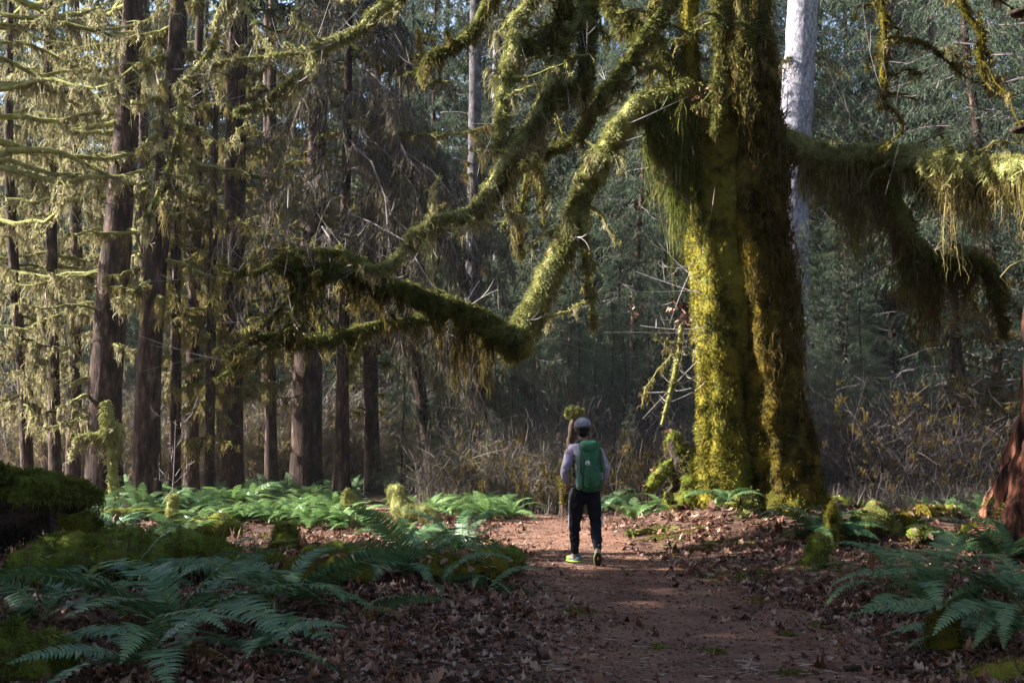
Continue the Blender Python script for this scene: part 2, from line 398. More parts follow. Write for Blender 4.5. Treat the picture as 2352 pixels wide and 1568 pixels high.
def trunk_geo(g, path, rad, seg=14, amp=.03, fr=2.2, flare=1.5, lob=5, seed=0, mat=0, h0=1.2):
    n = len(path); z = path[:, 2] - path[0, 2]
    fl = 1 + (flare - 1) * np.exp(-np.maximum(z, 0) / h0 * 2.2)
    ph = seed * 1.7
    def lobes(t, an):
        k = np.interp(t, np.linspace(0, 1, n), (fl - 1) / max(flare - 1, 1e-6))
        return 1 + 0.16 * k[:, None] * np.cos(lob * an[None] + ph) * (flare - 1) * 1.6
    return add_tube(g, path, rad * fl, seg, amp, None, mat, fr=fr, stretch=.35, lobes=lobes, seed=seed)

def make_conifer(name, seed, Ht, z0, reach, nb, mat, r=.22, label=None, group=None, **k):
    rng = RNG(seed); t = thing(name, (0, 0, 0), label, 'tree', group)
    g = Geo(); p = catmull([[0, 0, -.5], [0.05, 0, Ht * .3], [rng.normal() * .2, rng.normal() * .2, Ht * .7], [0, 0, Ht]], 16)
    trunk_geo(g, p, np.linspace(r, .03, len(p)), 9, .03, seed=seed); g.build('trunk', M['bark'], t)
    c = Geo(); conifer_crown(c, rng, z0, Ht, reach, nb, r0=r * .6, **k); c.build('crown', [M[mat], M['twig']], t, smooth=False)
    return t

def put(o, x, y, rz, s, dz=0.0):
    o.location = (x, y, H(x, y) - .1 + dz); o.rotation_euler = (0, 0, rz); o.scale = (s, s, s)

# three kinds of full conifer, copied through the forest behind and around
LAB_FAR = 'dark green conifer with drooping branches in the dense wood far behind the hiker'
LAB_TEAL = 'blue-green spruce with soft drooping sprays in the shaded wood behind the big mossy maple'
LAB_OUT = 'unseen conifer placed outside the frame to shade the trail'
far_a = make_conifer('conifer', 11, 34, 0.6, 4.4, 330, 'dneedles', .26, LAB_FAR, 'conifers in the far forest', needle=.26, nw=.045, twd=5, nper=9)
far_b = make_conifer('conifer', 12, 30, 0.4, 4.0, 300, 'needles', .2, LAB_FAR, 'conifers in the far forest', needle=.24, nw=.042, twd=5, hang=.8, nper=9)
teal = make_conifer('spruce', 13, 24, 1.6, 4.4, 330, 'needles', .2, LAB_TEAL, 'blue-green spruces on the right', needle=.13, nw=.019, twd=7, hang=.7, droop=.3, nper=15)
out_a = make_conifer('conifer', 15, 27, 3.2, 4.6, 230, 'dneedles', .3, LAB_OUT, 'shading conifers outside the frame', needle=.34, nw=.11, twd=4, nper=4)

rng = RNG(5)
def scatter(protos, spots, relabel=None):
    used = set()
    for (k, x, y, s) in spots:
        o = protos[k]
        if k in used: o = copy_tree(o)
        used.add(k); put(o, x, y, rng.uniform(0, 6.28), s)
        if relabel: o['label'], o['group'] = relabel(x, y, s)
spots = []
for row, (y0, n, half) in enumerate([(52, 13, 25), (60, 15, 29), (69, 17, 34), (80, 19, 39), (93, 19, 46)]):
    for i in range(n):
        x = -half + 2 * half * (i + .5) / n + rng.normal() * 1.0
        spots.append((int(rng.random() < .55), x, y0 + rng.normal() * 2.2, rng.uniform(.85, 1.3)))
def lab_far(x, y, s):
    if x < -.12 * y: return 'dark conifer in the dense wood far behind the left spruce stand', 'far conifers behind the left stand'
    if x < .19 * y: return 'dark conifer in the dense wood far beyond the end of the path', 'far conifers beyond the path'
    return 'dark conifer in the dense wood far behind the drooping right limb of the maple', 'far conifers behind the right limb'
def lab_teal(x, y, s):
    if s < .5: return 'small young spruce in the undergrowth at the edge of the wood', 'young spruces in the undergrowth'
    if x < .15 * y: return 'blue-green spruce with drooping sprays seen between the mossy limbs left of the maple', 'blue-green spruces left of the maple'
    return LAB_TEAL, 'blue-green spruces on the right'
scatter([far_a, far_b], spots, lab_far)
scatter([teal], [(0, 14.6, 34, 1.05), (0, 19.5, 37, 1.1), (0, 14.5, 43, 1.1), (0, 6.2, 44, 1.15), (0, 21.5, 46, 1.2), (0, 1.6, 46, 1.1), (0, 18.2, 50, 1.1), (0, 11.0, 49, 1.1), (0, -3.2, 47, 1.0), (0, 4.2, 39, .85), (0, -7.5, 50, 1.0), (0, 9.2, 35, .36), (0, 10.8, 37, .40)] + [(0, x_, y_, s_) for (x_, y_, s_) in [(1.2, 30, .14), (2.4, 31, .2), (.2, 33, .24), (3.6, 30, .13), (4.6, 32, .2), (3.0, 35, .3), (-1.2, 32, .16), (-2.2, 35, .22), (11.5, 30, .2), (9.6, 29, .12), (13.5, 29, .22), (.6, 31, .2), (1.9, 33, .26), (3.2, 33, .22), (4.4, 35, .3), (-.4, 36, .32), (2.6, 29.5, .15), (4.9, 30, .17), (.1, 29.5, .16), (3.9, 38, .4), (1.0, 41, .5), (-2.6, 40, .4), (12.6, 27.5, .15), (10.4, 33, .3), (-.5, 28.5, .1), (.9, 27.5, .09), (2.9, 28, .11), (4.2, 27, .1), (-1.8, 29.5, .11), (-3.2, 33, .2), (1.8, 38, .45), (11, 45, 1.25), (16, 40, 1.1), (13, 53, 1.4), (19, 55, 1.4), (8, 54, 1.3), (5, 50, 1.3)]], lab_teal)
# unseen trees added beyond the picture edges so their crowns shade the trail
out_spots = []
out_spots += [(0, -11.4, 13.3, .6), (0, -12.0, 15.2, .56), (0, -10.0, 8.6, .72), (0, -9.9, 12.4, .5)]
for (x, y) in [(-12.5, -3), (-13.2, 2.2), (-11.8, 6.2), (-14.2, 10.6), (-18, 5.5), (-18.5, 0), (-18.5, 10.8), (-24, 2), (-25, 7.5), (-24, -5), (-31, 3),
               (-6, -6), (0, -9), (6.5, -6), (10.5, -1), (11.5, 5), (13.5, 10.5), (16.5, 15), (19, 21), (-15, -10), (12, -12), (20, 4), (22, 12), (24, 27), (-3, -15),
               (24, 36)]:
    out_spots.append((0, x, y, rng.uniform(.95, 1.15)))
scatter([out_a], out_spots)

# ------------------------------------------------------------------ mossy spruces of the stand on the left
def px_path(pts, zbase=True, up=None):
    "pts: (u, v, Y, radius px) from the foot upwards -> centre line + radii"
    W = np.array([np.r_[P(u, v, Y), r * Y / FPX] for (u, v, Y, r) in pts])
    x, y = W[0, :2]; W[0, 2] = min(W[0, 2], H(x, y)) - .15
    if up:
        d = W[-1, :3] - W[-2, :3]; d = d / d[2]
        W = np.concatenate([W, [np.r_[W[-1, :3] + d * (up * .5 - W[-1, 2]) * np.array([.6, .6, 1]), W[-1, 3] * .8]]]) if W[-1, 2] < up * .45 else W
        top = W[-1].copy(); top[:3] += d * (up - top[2]) * np.array([.3, .3, 1]); top[3] = .04
        W = np.concatenate([W, [top]])
    return catmull(W, 46)

def mossy_branches(gb, gd, rng, tp, spec, mossy=1.0, dl=.3, per=8, thick=.035, drape_w=.024, curl=.3):
    "spec: list of (count, z lo, z hi, azimuth, spread, length lo, length hi, droop)"
    for (n, zl, zh, az, sp, ll, lh, dr) in spec:
        z = rng.uniform(zl, zh, n); ax = np.interp(z, tp[:, 2], tp[:, 0]); ay = np.interp(z, tp[:, 2], tp[:, 1]); rr = np.interp(z, tp[:, 2], tp[:, 3])
        a = rng.normal(az, sp, n); L = rng.uniform(ll, lh, n); s = np.linspace(0, 1, 8)
        for i in range(n):
            k = rng.uniform(.4, 1.5) * dr; c = curl * rng.normal()
            q = np.zeros((8, 3)); rad = rr[i] * .7 + L[i] * s
            aa = a[i] + c * s
            q[:, 0] = ax[i] + np.cos(aa) * rad; q[:, 1] = ay[i] + np.sin(aa) * rad
            q[:, 2] = z[i] - L[i] * k * s ** 1.5 + .05 * L[i] * rng.normal() * np.sin(s * 5) + .18 * L[i] * np.maximum(s - .75, 0) * 3
            q[1:] += rng.normal(size=(7, 3)) * .025 * L[i] ** .6
            th = thick * rng.uniform(.7, 1.5) * (.6 + .25 * L[i])
            V, N = add_tube(gb, q, th * (1 - .72 * s), 5, th * .35, fr=7, cap=False, seed=i)
            fuzz(gb, V, N, int(22 * L[i] * mossy) + 3, rng, .07, .025, up=-.2)
            # side shoots
            ns = int(L[i] * 3.2); 
            if ns:
                st = rng.uniform(.25, 1, ns); pos = along(q, st); d = nrm(np.stack([np.cos(a[i]) + rng.normal(size=ns) * .9, np.sin(a[i]) + rng.normal(size=ns) * .9, rng.normal(size=ns) * .35 - .15], 1))
                l2 = rng.uniform(.2, .55, ns) * (.5 + .3 * L[i]); PP = pos[:, None] + d[:, None] * (l2[:, None] * np.array([0, .5, 1]))[..., None]; PP[:, :, 2] -= l2[:, None] * np.array([0, .08, .3])
                ribbons(gb, PP, np.array([1, .8, .4])[None] * rng.uniform(.02, .045, ns)[:, None], rng)
                r2, _ = pick(PP, np.repeat(np.arange(ns), 2), rng.random(ns * 2))
                tassels(gd, r2, dl * rng.uniform(.3, 1.0, len(r2)), rng, max(3, per // 2), .035, drape_w, 4)
            nt = int(L[i] * 7 * mossy) + 1; st = rng.uniform(.08, 1, nt)
            tassels(gd, along(q, st), dl * rng.uniform(.35, 1.4, nt) * (.6 + .6 * np.sin(st * 3.1)), rng, per, .04, drape_w, 5)

CRED = 0
def mossy_tree(name, pts, label, spec, seed, up=24, mossy=1.0, dl=.3, per=8, bark='bark', drape='drape', moss='moss', group=None, crown=None, flare=1.35, thick=.035, amp=.025, cat='tree', trunkmoss=0, dw=.024, curl=.3):
    rng = RNG(seed); tp = px_path(pts, up=up)
    t = thing(name, (tp[0, 0], tp[0, 1], tp[0, 2] + .1), label, cat, group)
    g = Geo(); V, N = trunk_geo(g, tp[:, :3], tp[:, 3], 16, amp * (tp[:, 3].max() / .35), 3.0, flare, 5, seed)
    g.build('trunk', M[bark], t)
    gb, gd = Geo(), Geo()
    if trunkmoss:
        low = V[:, 2] < 14; fuzz(gb, V[low], N[low], trunkmoss, rng, .09, .03, up=-.5)
        i = rng.integers(0, low.sum(), trunkmoss // 25); tassels(gd, V[low][i], rng.uniform(.1, .5, len(i)), rng, 6, .05, dw, 4)
    mossy_branches(gb, gd, rng, tp, spec, mossy, dl, per, thick, dw, curl)
    if gb.n: gb.build('branches', M[moss], t)
    if gd.n: gd.build('hanging_moss', M[drape], t, smooth=False)
    if crown:
        c = Geo(); z0, Ht, reach, nb = crown
        conifer_crown(c, rng, z0, Ht, reach, nb, twd=4, needle=.32, nw=.09, nper=4, origin=(tp[-1, 0], tp[-1, 1]))
        c.build('crown', [M['dneedles'], M['twig']], t, smooth=False)
    return t

L_ = math.pi; R_ = 0.0; F_ = -math.pi / 2          # towards the left, the right, the camera
cr = (14.5, 25, 3.2, 60)
# foot (u, v, distance, radius px) then upwards
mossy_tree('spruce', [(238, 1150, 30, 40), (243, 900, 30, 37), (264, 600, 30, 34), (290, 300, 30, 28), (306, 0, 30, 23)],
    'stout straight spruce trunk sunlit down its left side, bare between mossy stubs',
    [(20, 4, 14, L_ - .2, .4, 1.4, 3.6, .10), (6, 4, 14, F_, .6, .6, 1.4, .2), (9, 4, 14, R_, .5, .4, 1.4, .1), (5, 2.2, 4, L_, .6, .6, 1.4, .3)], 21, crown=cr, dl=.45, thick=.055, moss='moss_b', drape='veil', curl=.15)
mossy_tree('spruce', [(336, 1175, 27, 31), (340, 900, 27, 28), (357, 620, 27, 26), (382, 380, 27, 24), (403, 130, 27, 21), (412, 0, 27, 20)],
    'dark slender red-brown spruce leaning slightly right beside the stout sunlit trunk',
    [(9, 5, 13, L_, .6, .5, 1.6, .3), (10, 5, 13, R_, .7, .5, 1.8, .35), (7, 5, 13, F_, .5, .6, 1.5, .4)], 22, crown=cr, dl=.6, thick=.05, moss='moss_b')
mossy_tree('spruce', [(526, 1135, 33, 33), (530, 880, 33, 29), (537, 560, 33, 26), (542, 280, 33, 24), (548, 0, 33, 21)],
    'tall spruce with shaggy mossy stubs in the middle of the left stand',
    [(30, 2.5, 15, R_ + .1, .6, .5, 2.2, .05), (28, 2.5, 15, L_, .6, .5, 2.2, .1), (12, 4, 15, F_, .5, .6, 1.6, .3)], 23, crown=cr, dl=.5, thick=.05, trunkmoss=700)
mossy_tree('spruce', [(703, 1125, 34, 36), (706, 880, 34, 33), (716, 620, 34, 28), (726, 380, 34, 23), (736, 120, 34, 19), (740, 0, 34, 18)],
    'broad dark spruce trunk rising behind the forked end of the low mossy limb',
    [(26, 5.5, 14.5, R_, .6, .5, 1.9, -.05), (24, 5.5, 14.5, L_, .6, .5, 2.0, .0), (8, 5.5, 14, F_, .5, .6, 1.5, .2)], 24, crown=cr, dl=.28, thick=.06)
mossy_tree('spruce', [(624, 1120, 37, 15), (621, 860, 37, 13), (621, 560, 37, 12), (623, 300, 37, 11), (626, 0, 37, 9)],
    'thin spruce pole with a sunlit left edge left of the broad dark trunk',
    [(22, 3.5, 14, R_, .7, .5, 1.8, .05), (22, 3.5, 14, L_, .7, .5, 1.8, .1)], 25, up=16, dl=.25)
mossy_tree('spruce', [(859, 1120, 35, 20), (853, 960, 35, 17), (850, 760, 35, 17), (858, 520, 35, 14), (866, 250, 35, 10)],
    'slim brown spruce trunk with a reddish sunlit foot right of the broad dark trunk',
    [(30, 2.5, 12, R_, .8, .4, 1.5, .1), (30, 2.5, 12, L_, .8, .4, 1.5, .1)], 26, up=17, dl=.3)
mossy_tree('spruce', [(998, 1100, 38, 15), (975, 960, 38, 15), (950, 800, 38, 12), (930, 600, 38, 9)],
    'dark bare trunk leaning left under the low mossy limb',
    [(6, 4, 9, R_, .8, .4, 1.2, .4), (6, 4, 9, L_, .8, .4, 1.2, .4)], 27, up=15, dl=.2, mossy=.5)
mossy_tree('dead_trunk', [(1084, 1060, 42, 30), (1086, 900, 42, 27), (1087, 700, 42, 20), (1090, 300, 42, 15), (1092, 0, 42, 13)],
    'shaggy grey trunk hung with dead brown sprays behind the elbow of the mossy limb',
    [(16, 2, 14, F_, 1.2, .4, 1.4, .6)], 28, bark='greybark', dl=.6, drape='rust', moss='brown')
mossy_tree('white_trunk', [(922, 1060, 50, 10), (914, 900, 50, 9), (908, 760, 50, 8), (905, 500, 50, 7)],
    'thin whitish trunk standing between two dark trunks below the low mossy limb', [(4, 6, 12, R_, 1, .4, 1.0, .3)], 29, bark='palebark', up=18, mossy=.3)
mossy_tree('white_trunk', [(1140, 1060, 54, 15), (1142, 800, 54, 14), (1145, 500, 54, 12), (1140, 200, 54, 10)],
    'slim bluish-white trunk seen between the mossy limbs in the distance', [(5, 8, 15, R_, 2, .4, 1.2, .3)], 30, bark='palebark', up=24, mossy=.4)
mossy_tree('white_trunk', [(1500, 1060, 52, 9), (1500, 700, 52, 8), (1502, 440, 52, 7)],
    'faint pale trunk just left of the big mossy maple', [(3, 8, 15, R_, 2, .4, 1.2, .3)], 31, bark='palebark', up=20, mossy=.4)
mossy_tree('white_trunk', [(1822, 1100, 40, 46), (1818, 700, 40, 42), (1822, 400, 40, 38), (1834, 180, 40, 36), (1843, 0, 40, 34)],
    'large pale grey-white trunk behind the right side of the big mossy maple', amp=.05, spec=
    [(10, 9, 16, R_, .7, .5, 1.6, .5), (8, 9, 16, L_, .7, .5, 1.4, .6)], seed=32, bark='palebark', crown=(17, 27, 3.5, 60), dl=.4)
mossy_tree('spruce', [(168, 1080, 36, 16), (172, 860, 36, 15), (176, 620, 36, 14), (170, 300, 36, 11)],
    'narrow dark trunk veiled in moss left of the stout sunlit trunk',
    [(20, 2, 12, L_, .8, .6, 2.2, .2), (20, 2, 12, R_, .8, .6, 2.0, .2), (12, 3, 12, F_, .8, .6, 2, .3)], 33, up=19, dl=.55, drape='veil')
mossy_tree('spruce', [(402, 1150, 31, 13), (404, 850, 31, 12), (404, 560, 31, 12), (410, 260, 31, 10)],
    'thin trunk with a sunlit strip just right of the dark leaning spruce',
    [(20, 3, 12, R_, .8, .3, 1.1, .3), (16, 3, 12, L_, .8, .3, 1.0, .3)], 34, up=18, dl=.4, trunkmoss=300)
mossy_tree('spruce', [(440, 1140, 35, 17), (442, 850, 35, 15), (448, 560, 35, 14), (455, 200, 35, 12)],
    'dark trunk in the shade between the leaning spruce and the shaggy middle spruce',
    [(22, 2.5, 13, R_, .8, .4, 1.5, .3), (20, 3, 13, L_, .8, .4, 1.4, .3)], 35, up=19, dl=.55)
mossy_tree('spruce', [(484, 1135, 31, 12), (482, 1000, 31, 11), (484, 820, 31, 11), (490, 500, 31, 9)],
    'short slim moss-hung trunk close against the shaggy middle spruce',
    [(24, 1.5, 9, R_, .9, .4, 1.3, .3), (20, 1.5, 9, L_, .9, .4, 1.3, .3)], 36, up=14, dl=.5, trunkmoss=300)
mossy_tree('spruce', [(70, 1070, 31, 14), (52, 860, 31, 13), (34, 640, 31, 12), (20, 300, 31, 10)],
    'dark trunk tilting left behind the raised mossy log',
    [(20, 2, 12, R_, .8, .6, 2.0, .25), (14, 2, 12, L_, .8, .6, 1.8, .25), (10, 3, 12, F_, .8, .6, 2, .3)], 37, up=17, dl=.6, drape='veil')
mossy_tree('spruce', [(110, 1060, 40, 12), (112, 700, 40, 11), (116, 300, 40, 9)],
    'distant thin trunk at far left between two veiled trunks',
    [(24, 2, 16, R_, 1, .6, 2.0, .25), (24, 2, 16, L_, 1, .6, 2.0, .25)], 38, up=20, dl=.6, drape='veil')
mossy_tree('spruce', [(2200, 1130, 30, 27), (2203, 1000, 30, 22), (2198, 850, 30, 17)],
    'black shaded trunk standing in the brush at right under the drooping limb',
    [(26, 2, 7, F_, 1.3, .6, 2.2, .35), (16, 2, 7, R_, .8, .6, 2.2, .35)], 39, up=8, dl=.35, drape='rust', moss='brown', mossy=.7)
# long veiled branches in the upper left
mossy_tree('moss_draped_conifer', [(-70, 1120, 27, 22), (-60, 700, 27, 20), (-40, 300, 27, 17), (-30, 0, 27, 15)],
    'conifer at the left edge whose long branches trail pale lichen curtains',
    [(15, 6, 13, R_, .4, 2.0, 4.6, .10), (4, 6, 13, F_, .6, 1.2, 2.6, .25)], 41, up=20, dl=.55, per=7, thick=.05, drape='veil', moss='moss_b', curl=.2)
mossy_tree('moss_draped_conifer', [(130, 1110, 33, 14), (120, 700, 33, 13), (116, 300, 33, 12), (112, 0, 33, 11)],
    'lichen-curtained conifer behind the stout sunlit trunk at upper left',
    [(14, 6, 15, R_, .5, 1.4, 3.2, .12), (14, 6, 15, L_, .5, 1.4, 3.2, .12), (5, 6, 14, F_, .6, 1.0, 2.0, .25)], 42, up=22, dl=.6, per=7, thick=.05, drape='veil', moss='moss_b', crown=(15, 23, 2.5, 40))
mossy_tree('moss_draped_conifer', [(335, 1110, 38, 12), (332, 700, 38, 11), (330, 300, 38, 10), (330, 0, 38, 9)],
    'lichen-curtained conifer between the two foremost trunks of the left stand',
    [(17, 4, 16, R_, .5, 1.2, 3.0, .15), (17, 4, 16, L_, .5, 1.2, 3.0, .15), (8, 4, 15, F_, .6, 1.0, 2.2, .25)], 43, up=22, dl=.7, per=8, drape='veil', moss='moss_b')
mossy_tree('moss_draped_conifer', [(610, 1090, 44, 12), (612, 700, 44, 11), (614, 300, 44, 10), (616, 0, 44, 9)],
    'conifer hung with moss seen through the gap left of the broad dark trunk',
    [(22, 3, 18, R_, .6, 1.2, 3.0, .15), (22, 3, 18, L_, .6, 1.2, 3.0, .15)], 44, up=24, dl=.5, per=7, drape='drape')

# brown dead-sprayed spruce at top centre: drooping dense sprays
def brown_spruce():
    rng = RNG(51); t = thing('spruce', (P(800, 1080, 31)[0], 31, 0), 'spruce with a great dark brown curtain of drooping dead sprays left of centre', 'tree')
    g = Geo(); x = P(800, 0, 31)[0]; p = catmull([[x, 31, -.3], [x, 31, 8], [x + .1, 31, 22]], 14)
    trunk_geo(g, p, np.linspace(.22, .05, len(p)), 10, .02); g.build('trunk', M['bark'], t)
    c = Geo()
    conifer_crown(c, rng, 5.2, 16.5, 6.0, 80, twd=17, needle=.26, nw=.024, droop=.95, hang=1.5, az=(-.35, .5), origin=(x, 31), nper=7)
    conifer_crown(c, rng, 8, 17, 3.4, 44, twd=12, needle=.24, nw=.024, droop=.8, hang=1.4, az=(-2.6, .5), origin=(x, 31), nper=6)
    c.build('crown', [M['brown'], M['twig']], t, smooth=False)
    m, d = Geo(), Geo(); tp = np.concatenate([p, np.linspace(.2, .05, len(p))[:, None]], 1)
    mossy_branches(m, d, rng, tp, [(5, 7, 13, -.4, .4, 2.5, 4.5, .5)], 1, .4, 8, .04)
    m.build('branches', M['moss'], t); d.build('hanging_moss', M['rust'], t, smooth=False)
brown_spruce()

# ------------------------------------------------------------------ the big mossy maple
def W4(pts): return np.array([np.r_[P(u, v, Y), r * Y / FPX] for (u, v, Y, r) in pts])

def maple():
    rng = RNG(61); YT = 18.2
    t = thing('mossy_maple', (4.15, YT, H(4.15, YT) - .1), 'huge old maple with two fused trunks in golden moss and long moss-hung limbs', 'tree')
    def stem(name, pts, seed, seg, amp, mats, fz, fl, ground=True):
        w = W4(pts)
        if ground: w[0, 2] = min(w[0, 2], H(w[0, 0], w[0, 1])) - .25
        q = catmull(w, 110)
        n = len(q); z = q[:, 2] - q[0, 2]
        def lobes(tt, an):
            k = np.exp(-z / .55)[:, None]
            return 1 + fl * k * (0.55 + .45 * np.cos(5 * an[None] + seed)) + .07 * np.cos(3 * an[None] + z[:, None] * .5 + seed) + .04 * np.cos(7 * an[None] - z[:, None] * .4)
        g = Geo(); V, N = add_tube(g, q[:, :3], q[:, 3], seg, amp, None, 0, fr=2.3, stretch=.5, lobes=lobes, seed=seed)
        # fine lumps of moss
        V2 = V[V[:, 2] < 9.5]; N2 = N[V[:, 2] < 9.5]
        fuzz(g, V2, N2, int(fz * 2.2), rng, .035, .011, up=-.45, rand=.5)
        lo = V[:, 2] < 2.2
        if lo.any(): fuzz(g, V[lo], N[lo], fz, rng, .045, .011, up=-.3, rand=.6)
        return g.build(name, mats, t), V2, N2
    left = [(1670, 1215, 18.2, 62), (1664, 1080, 18.2, 53), (1658, 960, 18.2, 50), (1650, 820, 18.2, 53), (1640, 700, 18.2, 54), (1634, 560, 18.2, 52), (1626, 420, 18.2, 46), (1616, 300, 18.2, 40), (1604, 220, 18.2, 34)]
    stem('trunk', left, 1, 56, .12, M['gold'], 30000, .35)
    right = [(1822, 1225, 18.0, 84), (1806, 1090, 18.0, 72), (1786, 960, 18.05, 68), (1762, 820, 18.15, 70), (1742, 680, 18.2, 74), (1729, 540, 18.2, 76), (1720, 400, 18.2, 73), (1712, 260, 18.2, 65), (1706, 120, 18.2, 56), (1700, 0, 18.2, 50), (1695, -300, 18.2, 40), (1700, -700, 18.4, 26)]
    tr, V2, N2 = stem('trunk', right, 2, 64, .13, M['browngold'], 26000, .42)
    stem('trunk', [(1698, 985, 18.5, 16), (1692, 880, 18.32, 38), (1688, 780, 18.2, 48), (1684, 660, 18.12, 54), (1676, 540, 18.08, 54), (1668, 400, 18.08, 50), (1660, 280, 18.12, 42), (1655, 190, 18.2, 30)], 5, 40, .09, M['gold'], 9000, .0, False)
    # dark hanging moss down the shaded right stem
    g = Geo(); hi = np.where((V2[:, 2] > 1.6) & (N2[:, 0] > -.35))[0]
    w = np.clip((V2[hi, 2] - 1.4) / 4, 0, 1); pickp = hi[rng.random(len(hi)) < w * .26 + .02]
    tassels(g, V2[pickp] + N2[pickp] * .03, rng.uniform(.25, 1.0, len(pickp)), rng, 12, .07, .014, 5, drift=.02)
    g.build('hanging_moss', M['rust'], tr, smooth=False)
    up = [(1590, 235, 18.15, 30), (1586, 160, 18.1, 22), (1583, 80, 18.1, 21), (1582, 0, 18.1, 22), (1585, -200, 18.2, 22), (1560, -600, 18.6, 12)]
    stem('upright_stem', up, 3, 26, .04, M['gold'], 5000, .0, False)
    # ledge of moss where the limbs leave
    g = Geo(); w = catmull(W4([(1480, 238, 17.9, 26), (1530, 222, 17.9, 34), (1590, 222, 18.0, 36), (1650, 225, 18.1, 36), (1700, 235, 18.2, 30)]), 20)
    V, N = add_tube(g, w[:, :3], w[:, 3], 18, .08, fr=4); fuzz(g, V, N, 5000, rng, .06, .02, up=-.2)
    g.build('ledge', M['moss'], t)
    g = Geo(); n = 46; r = along(w, rng.uniform(.0, .62, n))[:, :3]; r[:, 2] -= .1
    ledge_len = rng.uniform(1.9, 3.1, n) * np.clip(1.15 - abs(r[:, 0] - P(1530, 0, 18)[0]) * 1.3, .25, 1)
    tassels(g, r + rng.normal(size=(n, 3)) * .06, ledge_len, rng, 30, .09, .015, 5, drift=.02)
    g.build('hanging_moss', M['gdrape'], t, smooth=False)

    def limb(name, pts, moss='moss', drape='drape', hang=.35, dens=9, per=10, seed=1, amp=.35, lenf=None, fz=900, twigs=0, tdown=.0, root=True, ww=.022, under=.6, lf=0, ends=None):
        dY = {9: -1.9, 10: -1.7, 11: -1.6, 12: -1.0, 14: -1.5, 15: -1.5}.get(seed, 0); kr = {9: .8, 10: .78, 11: .62, 12: .88, 14: .85}.get(seed, 1); pts = [(a_, b_, c_ + dY, d_ * kr) for (a_, b_, c_, d_) in pts]
        r_ = RNG(seed * 13 + 5); w = catmull(W4(pts), max(30, 7 * len(pts)))
        rad = w[:, 3] * (1 + .16 * vnoise(np.stack([np.arange(len(w)) * .6, np.full(len(w), seed * 3.3), np.zeros(len(w))], 1)))
        g = Geo(); V, N = add_tube(g, w[:, :3], rad, 14, amp * rad.mean(), fr=5, seed=seed)
        Lp = plen(w); fuzz(g, V, N, int(fz * Lp * 2.2 * np.clip(w[:, 3].mean() / .09, .35, 1.3)), r_, .065 * float(np.clip(w[:, 3].mean() / .08, .4, 1.15)), .0095, up=-.25, rand=.6)
        ns = int(Lp * (2.4 if fz > 1100 else .5)); sh = []
        for _ in range(ns):
            c0 = along(w, r_.uniform(.08, .97)); l = r_.uniform(.25, .95); a = r_.uniform(0, 6.28); k6 = np.linspace(0, 1, 8)
            dv = np.array([math.cos(a), .7 * math.sin(a), r_.normal() * .45 + .1]); q = c0[:3] + dv[None] * (l * k6)[:, None]; q[:, 2] += l * r_.choice([-.55, -.25, .35]) * k6 ** 2
            q[1:] += r_.normal(size=(7, 3)) * .022; rr = min(c0[3] * .42, .034) * (1 - .7 * k6)
            V, N = add_tube(g, q, rr, 6, .008, fr=9, cap=False); fuzz(g, V, N, int(330 * l), r_, .04, .009, up=-.3); sh.append(q)
        o = g.build(name, M[moss], t)
        g = Geo()
        for q in sh: nn = int(5 * plen(q)) + 2; tassels(g, along(q, r_.random(nn)), r_.uniform(.1, .4, nn), r_, 8, .03, ww * .7)
        n = int(dens * Lp * (1.4 if lenf else 1)); s = r_.random(n); q = along(w, s)
        ln = hang * (.45 + .9 * np.abs(vnoise(np.stack([s * Lp * 2.2, s * 0 + seed, s * 0], 1)))) * r_.uniform(.5, 1.3, n)
        if lenf is not None:
            uu = CU + q[:, 0] / (q[:, 1]) * FPX; ln = np.interp(uu, [a for a, b in lenf], [b for a, b in lenf]) * r_.uniform(.35, 1.05, n) * (.75 + .5 * np.abs(vnoise(np.stack([s * Lp * 3.2, s * 0 + seed, s * 0], 1))))
        pos = q[:, :3] + np.stack([r_.normal(size=n) * q[:, 3] * .35, r_.normal(size=n) * q[:, 3] * .5, -q[:, 3] * under], 1)
        if n: tassels(g, pos, ln, r_, int(per * 1.5), .055, ww * .72, 5, drift=.05)
        if g.n: g.build('hanging_moss', M[drape], o, smooth=False)
        if twigs:
            g = Geo(); n = twigs; st = r_.random(n); pos = along(w, st)[:, :3]
            a = r_.uniform(0, 6.28, n); L = r_.uniform(.3, 1.1, n); s6 = np.linspace(0, 1, 7)
            d = np.stack([np.cos(a), np.sin(a) * .7, r_.normal(size=n) * .7 + .15], 1); d = nrm(d)
            bend = nrm(r_.normal(size=(n, 3)) + np.array([0, 0, .9])) * .75
            PP = pos[:, None] + d[:, None] * (L[:, None] * s6)[..., None] + bend[:, None] * (L[:, None] * s6 ** 2)[..., None]
            ribbons(g, PP, r_.uniform(.006, .011, n)[:, None] * (1.1 - .7 * s6)[None], r_)
            m = n * 2; ii = r_.integers(0, n, m); p2, tg = pick(PP, ii, r_.uniform(.3, .9, m)); dd = nrm(tg + r_.normal(size=(m, 3)) * .6)
            blades(g, p2, dd, r_.uniform(.1, .35, m), .010, r_, -.4)
            g.build('twigs', M['ptwig'], o, smooth=False)
        return o, w
    def elbow_leaves(w, s, parent, n=16, seed=3):
        r_ = RNG(seed); g = Geo(); q = along(w, np.clip(s + r_.normal(size=n) * .015, 0, 1))
        pos = q[:, :3] + np.array([0, 0, 1]) * q[:, 3:4] * .9 + r_.normal(size=(n, 3)) * .07
        blades(g, pos, nrm(r_.normal(size=(n, 3))), .075, .05, r_, .3); g.build('dead_leaves', M['leaf'], parent, smooth=False)

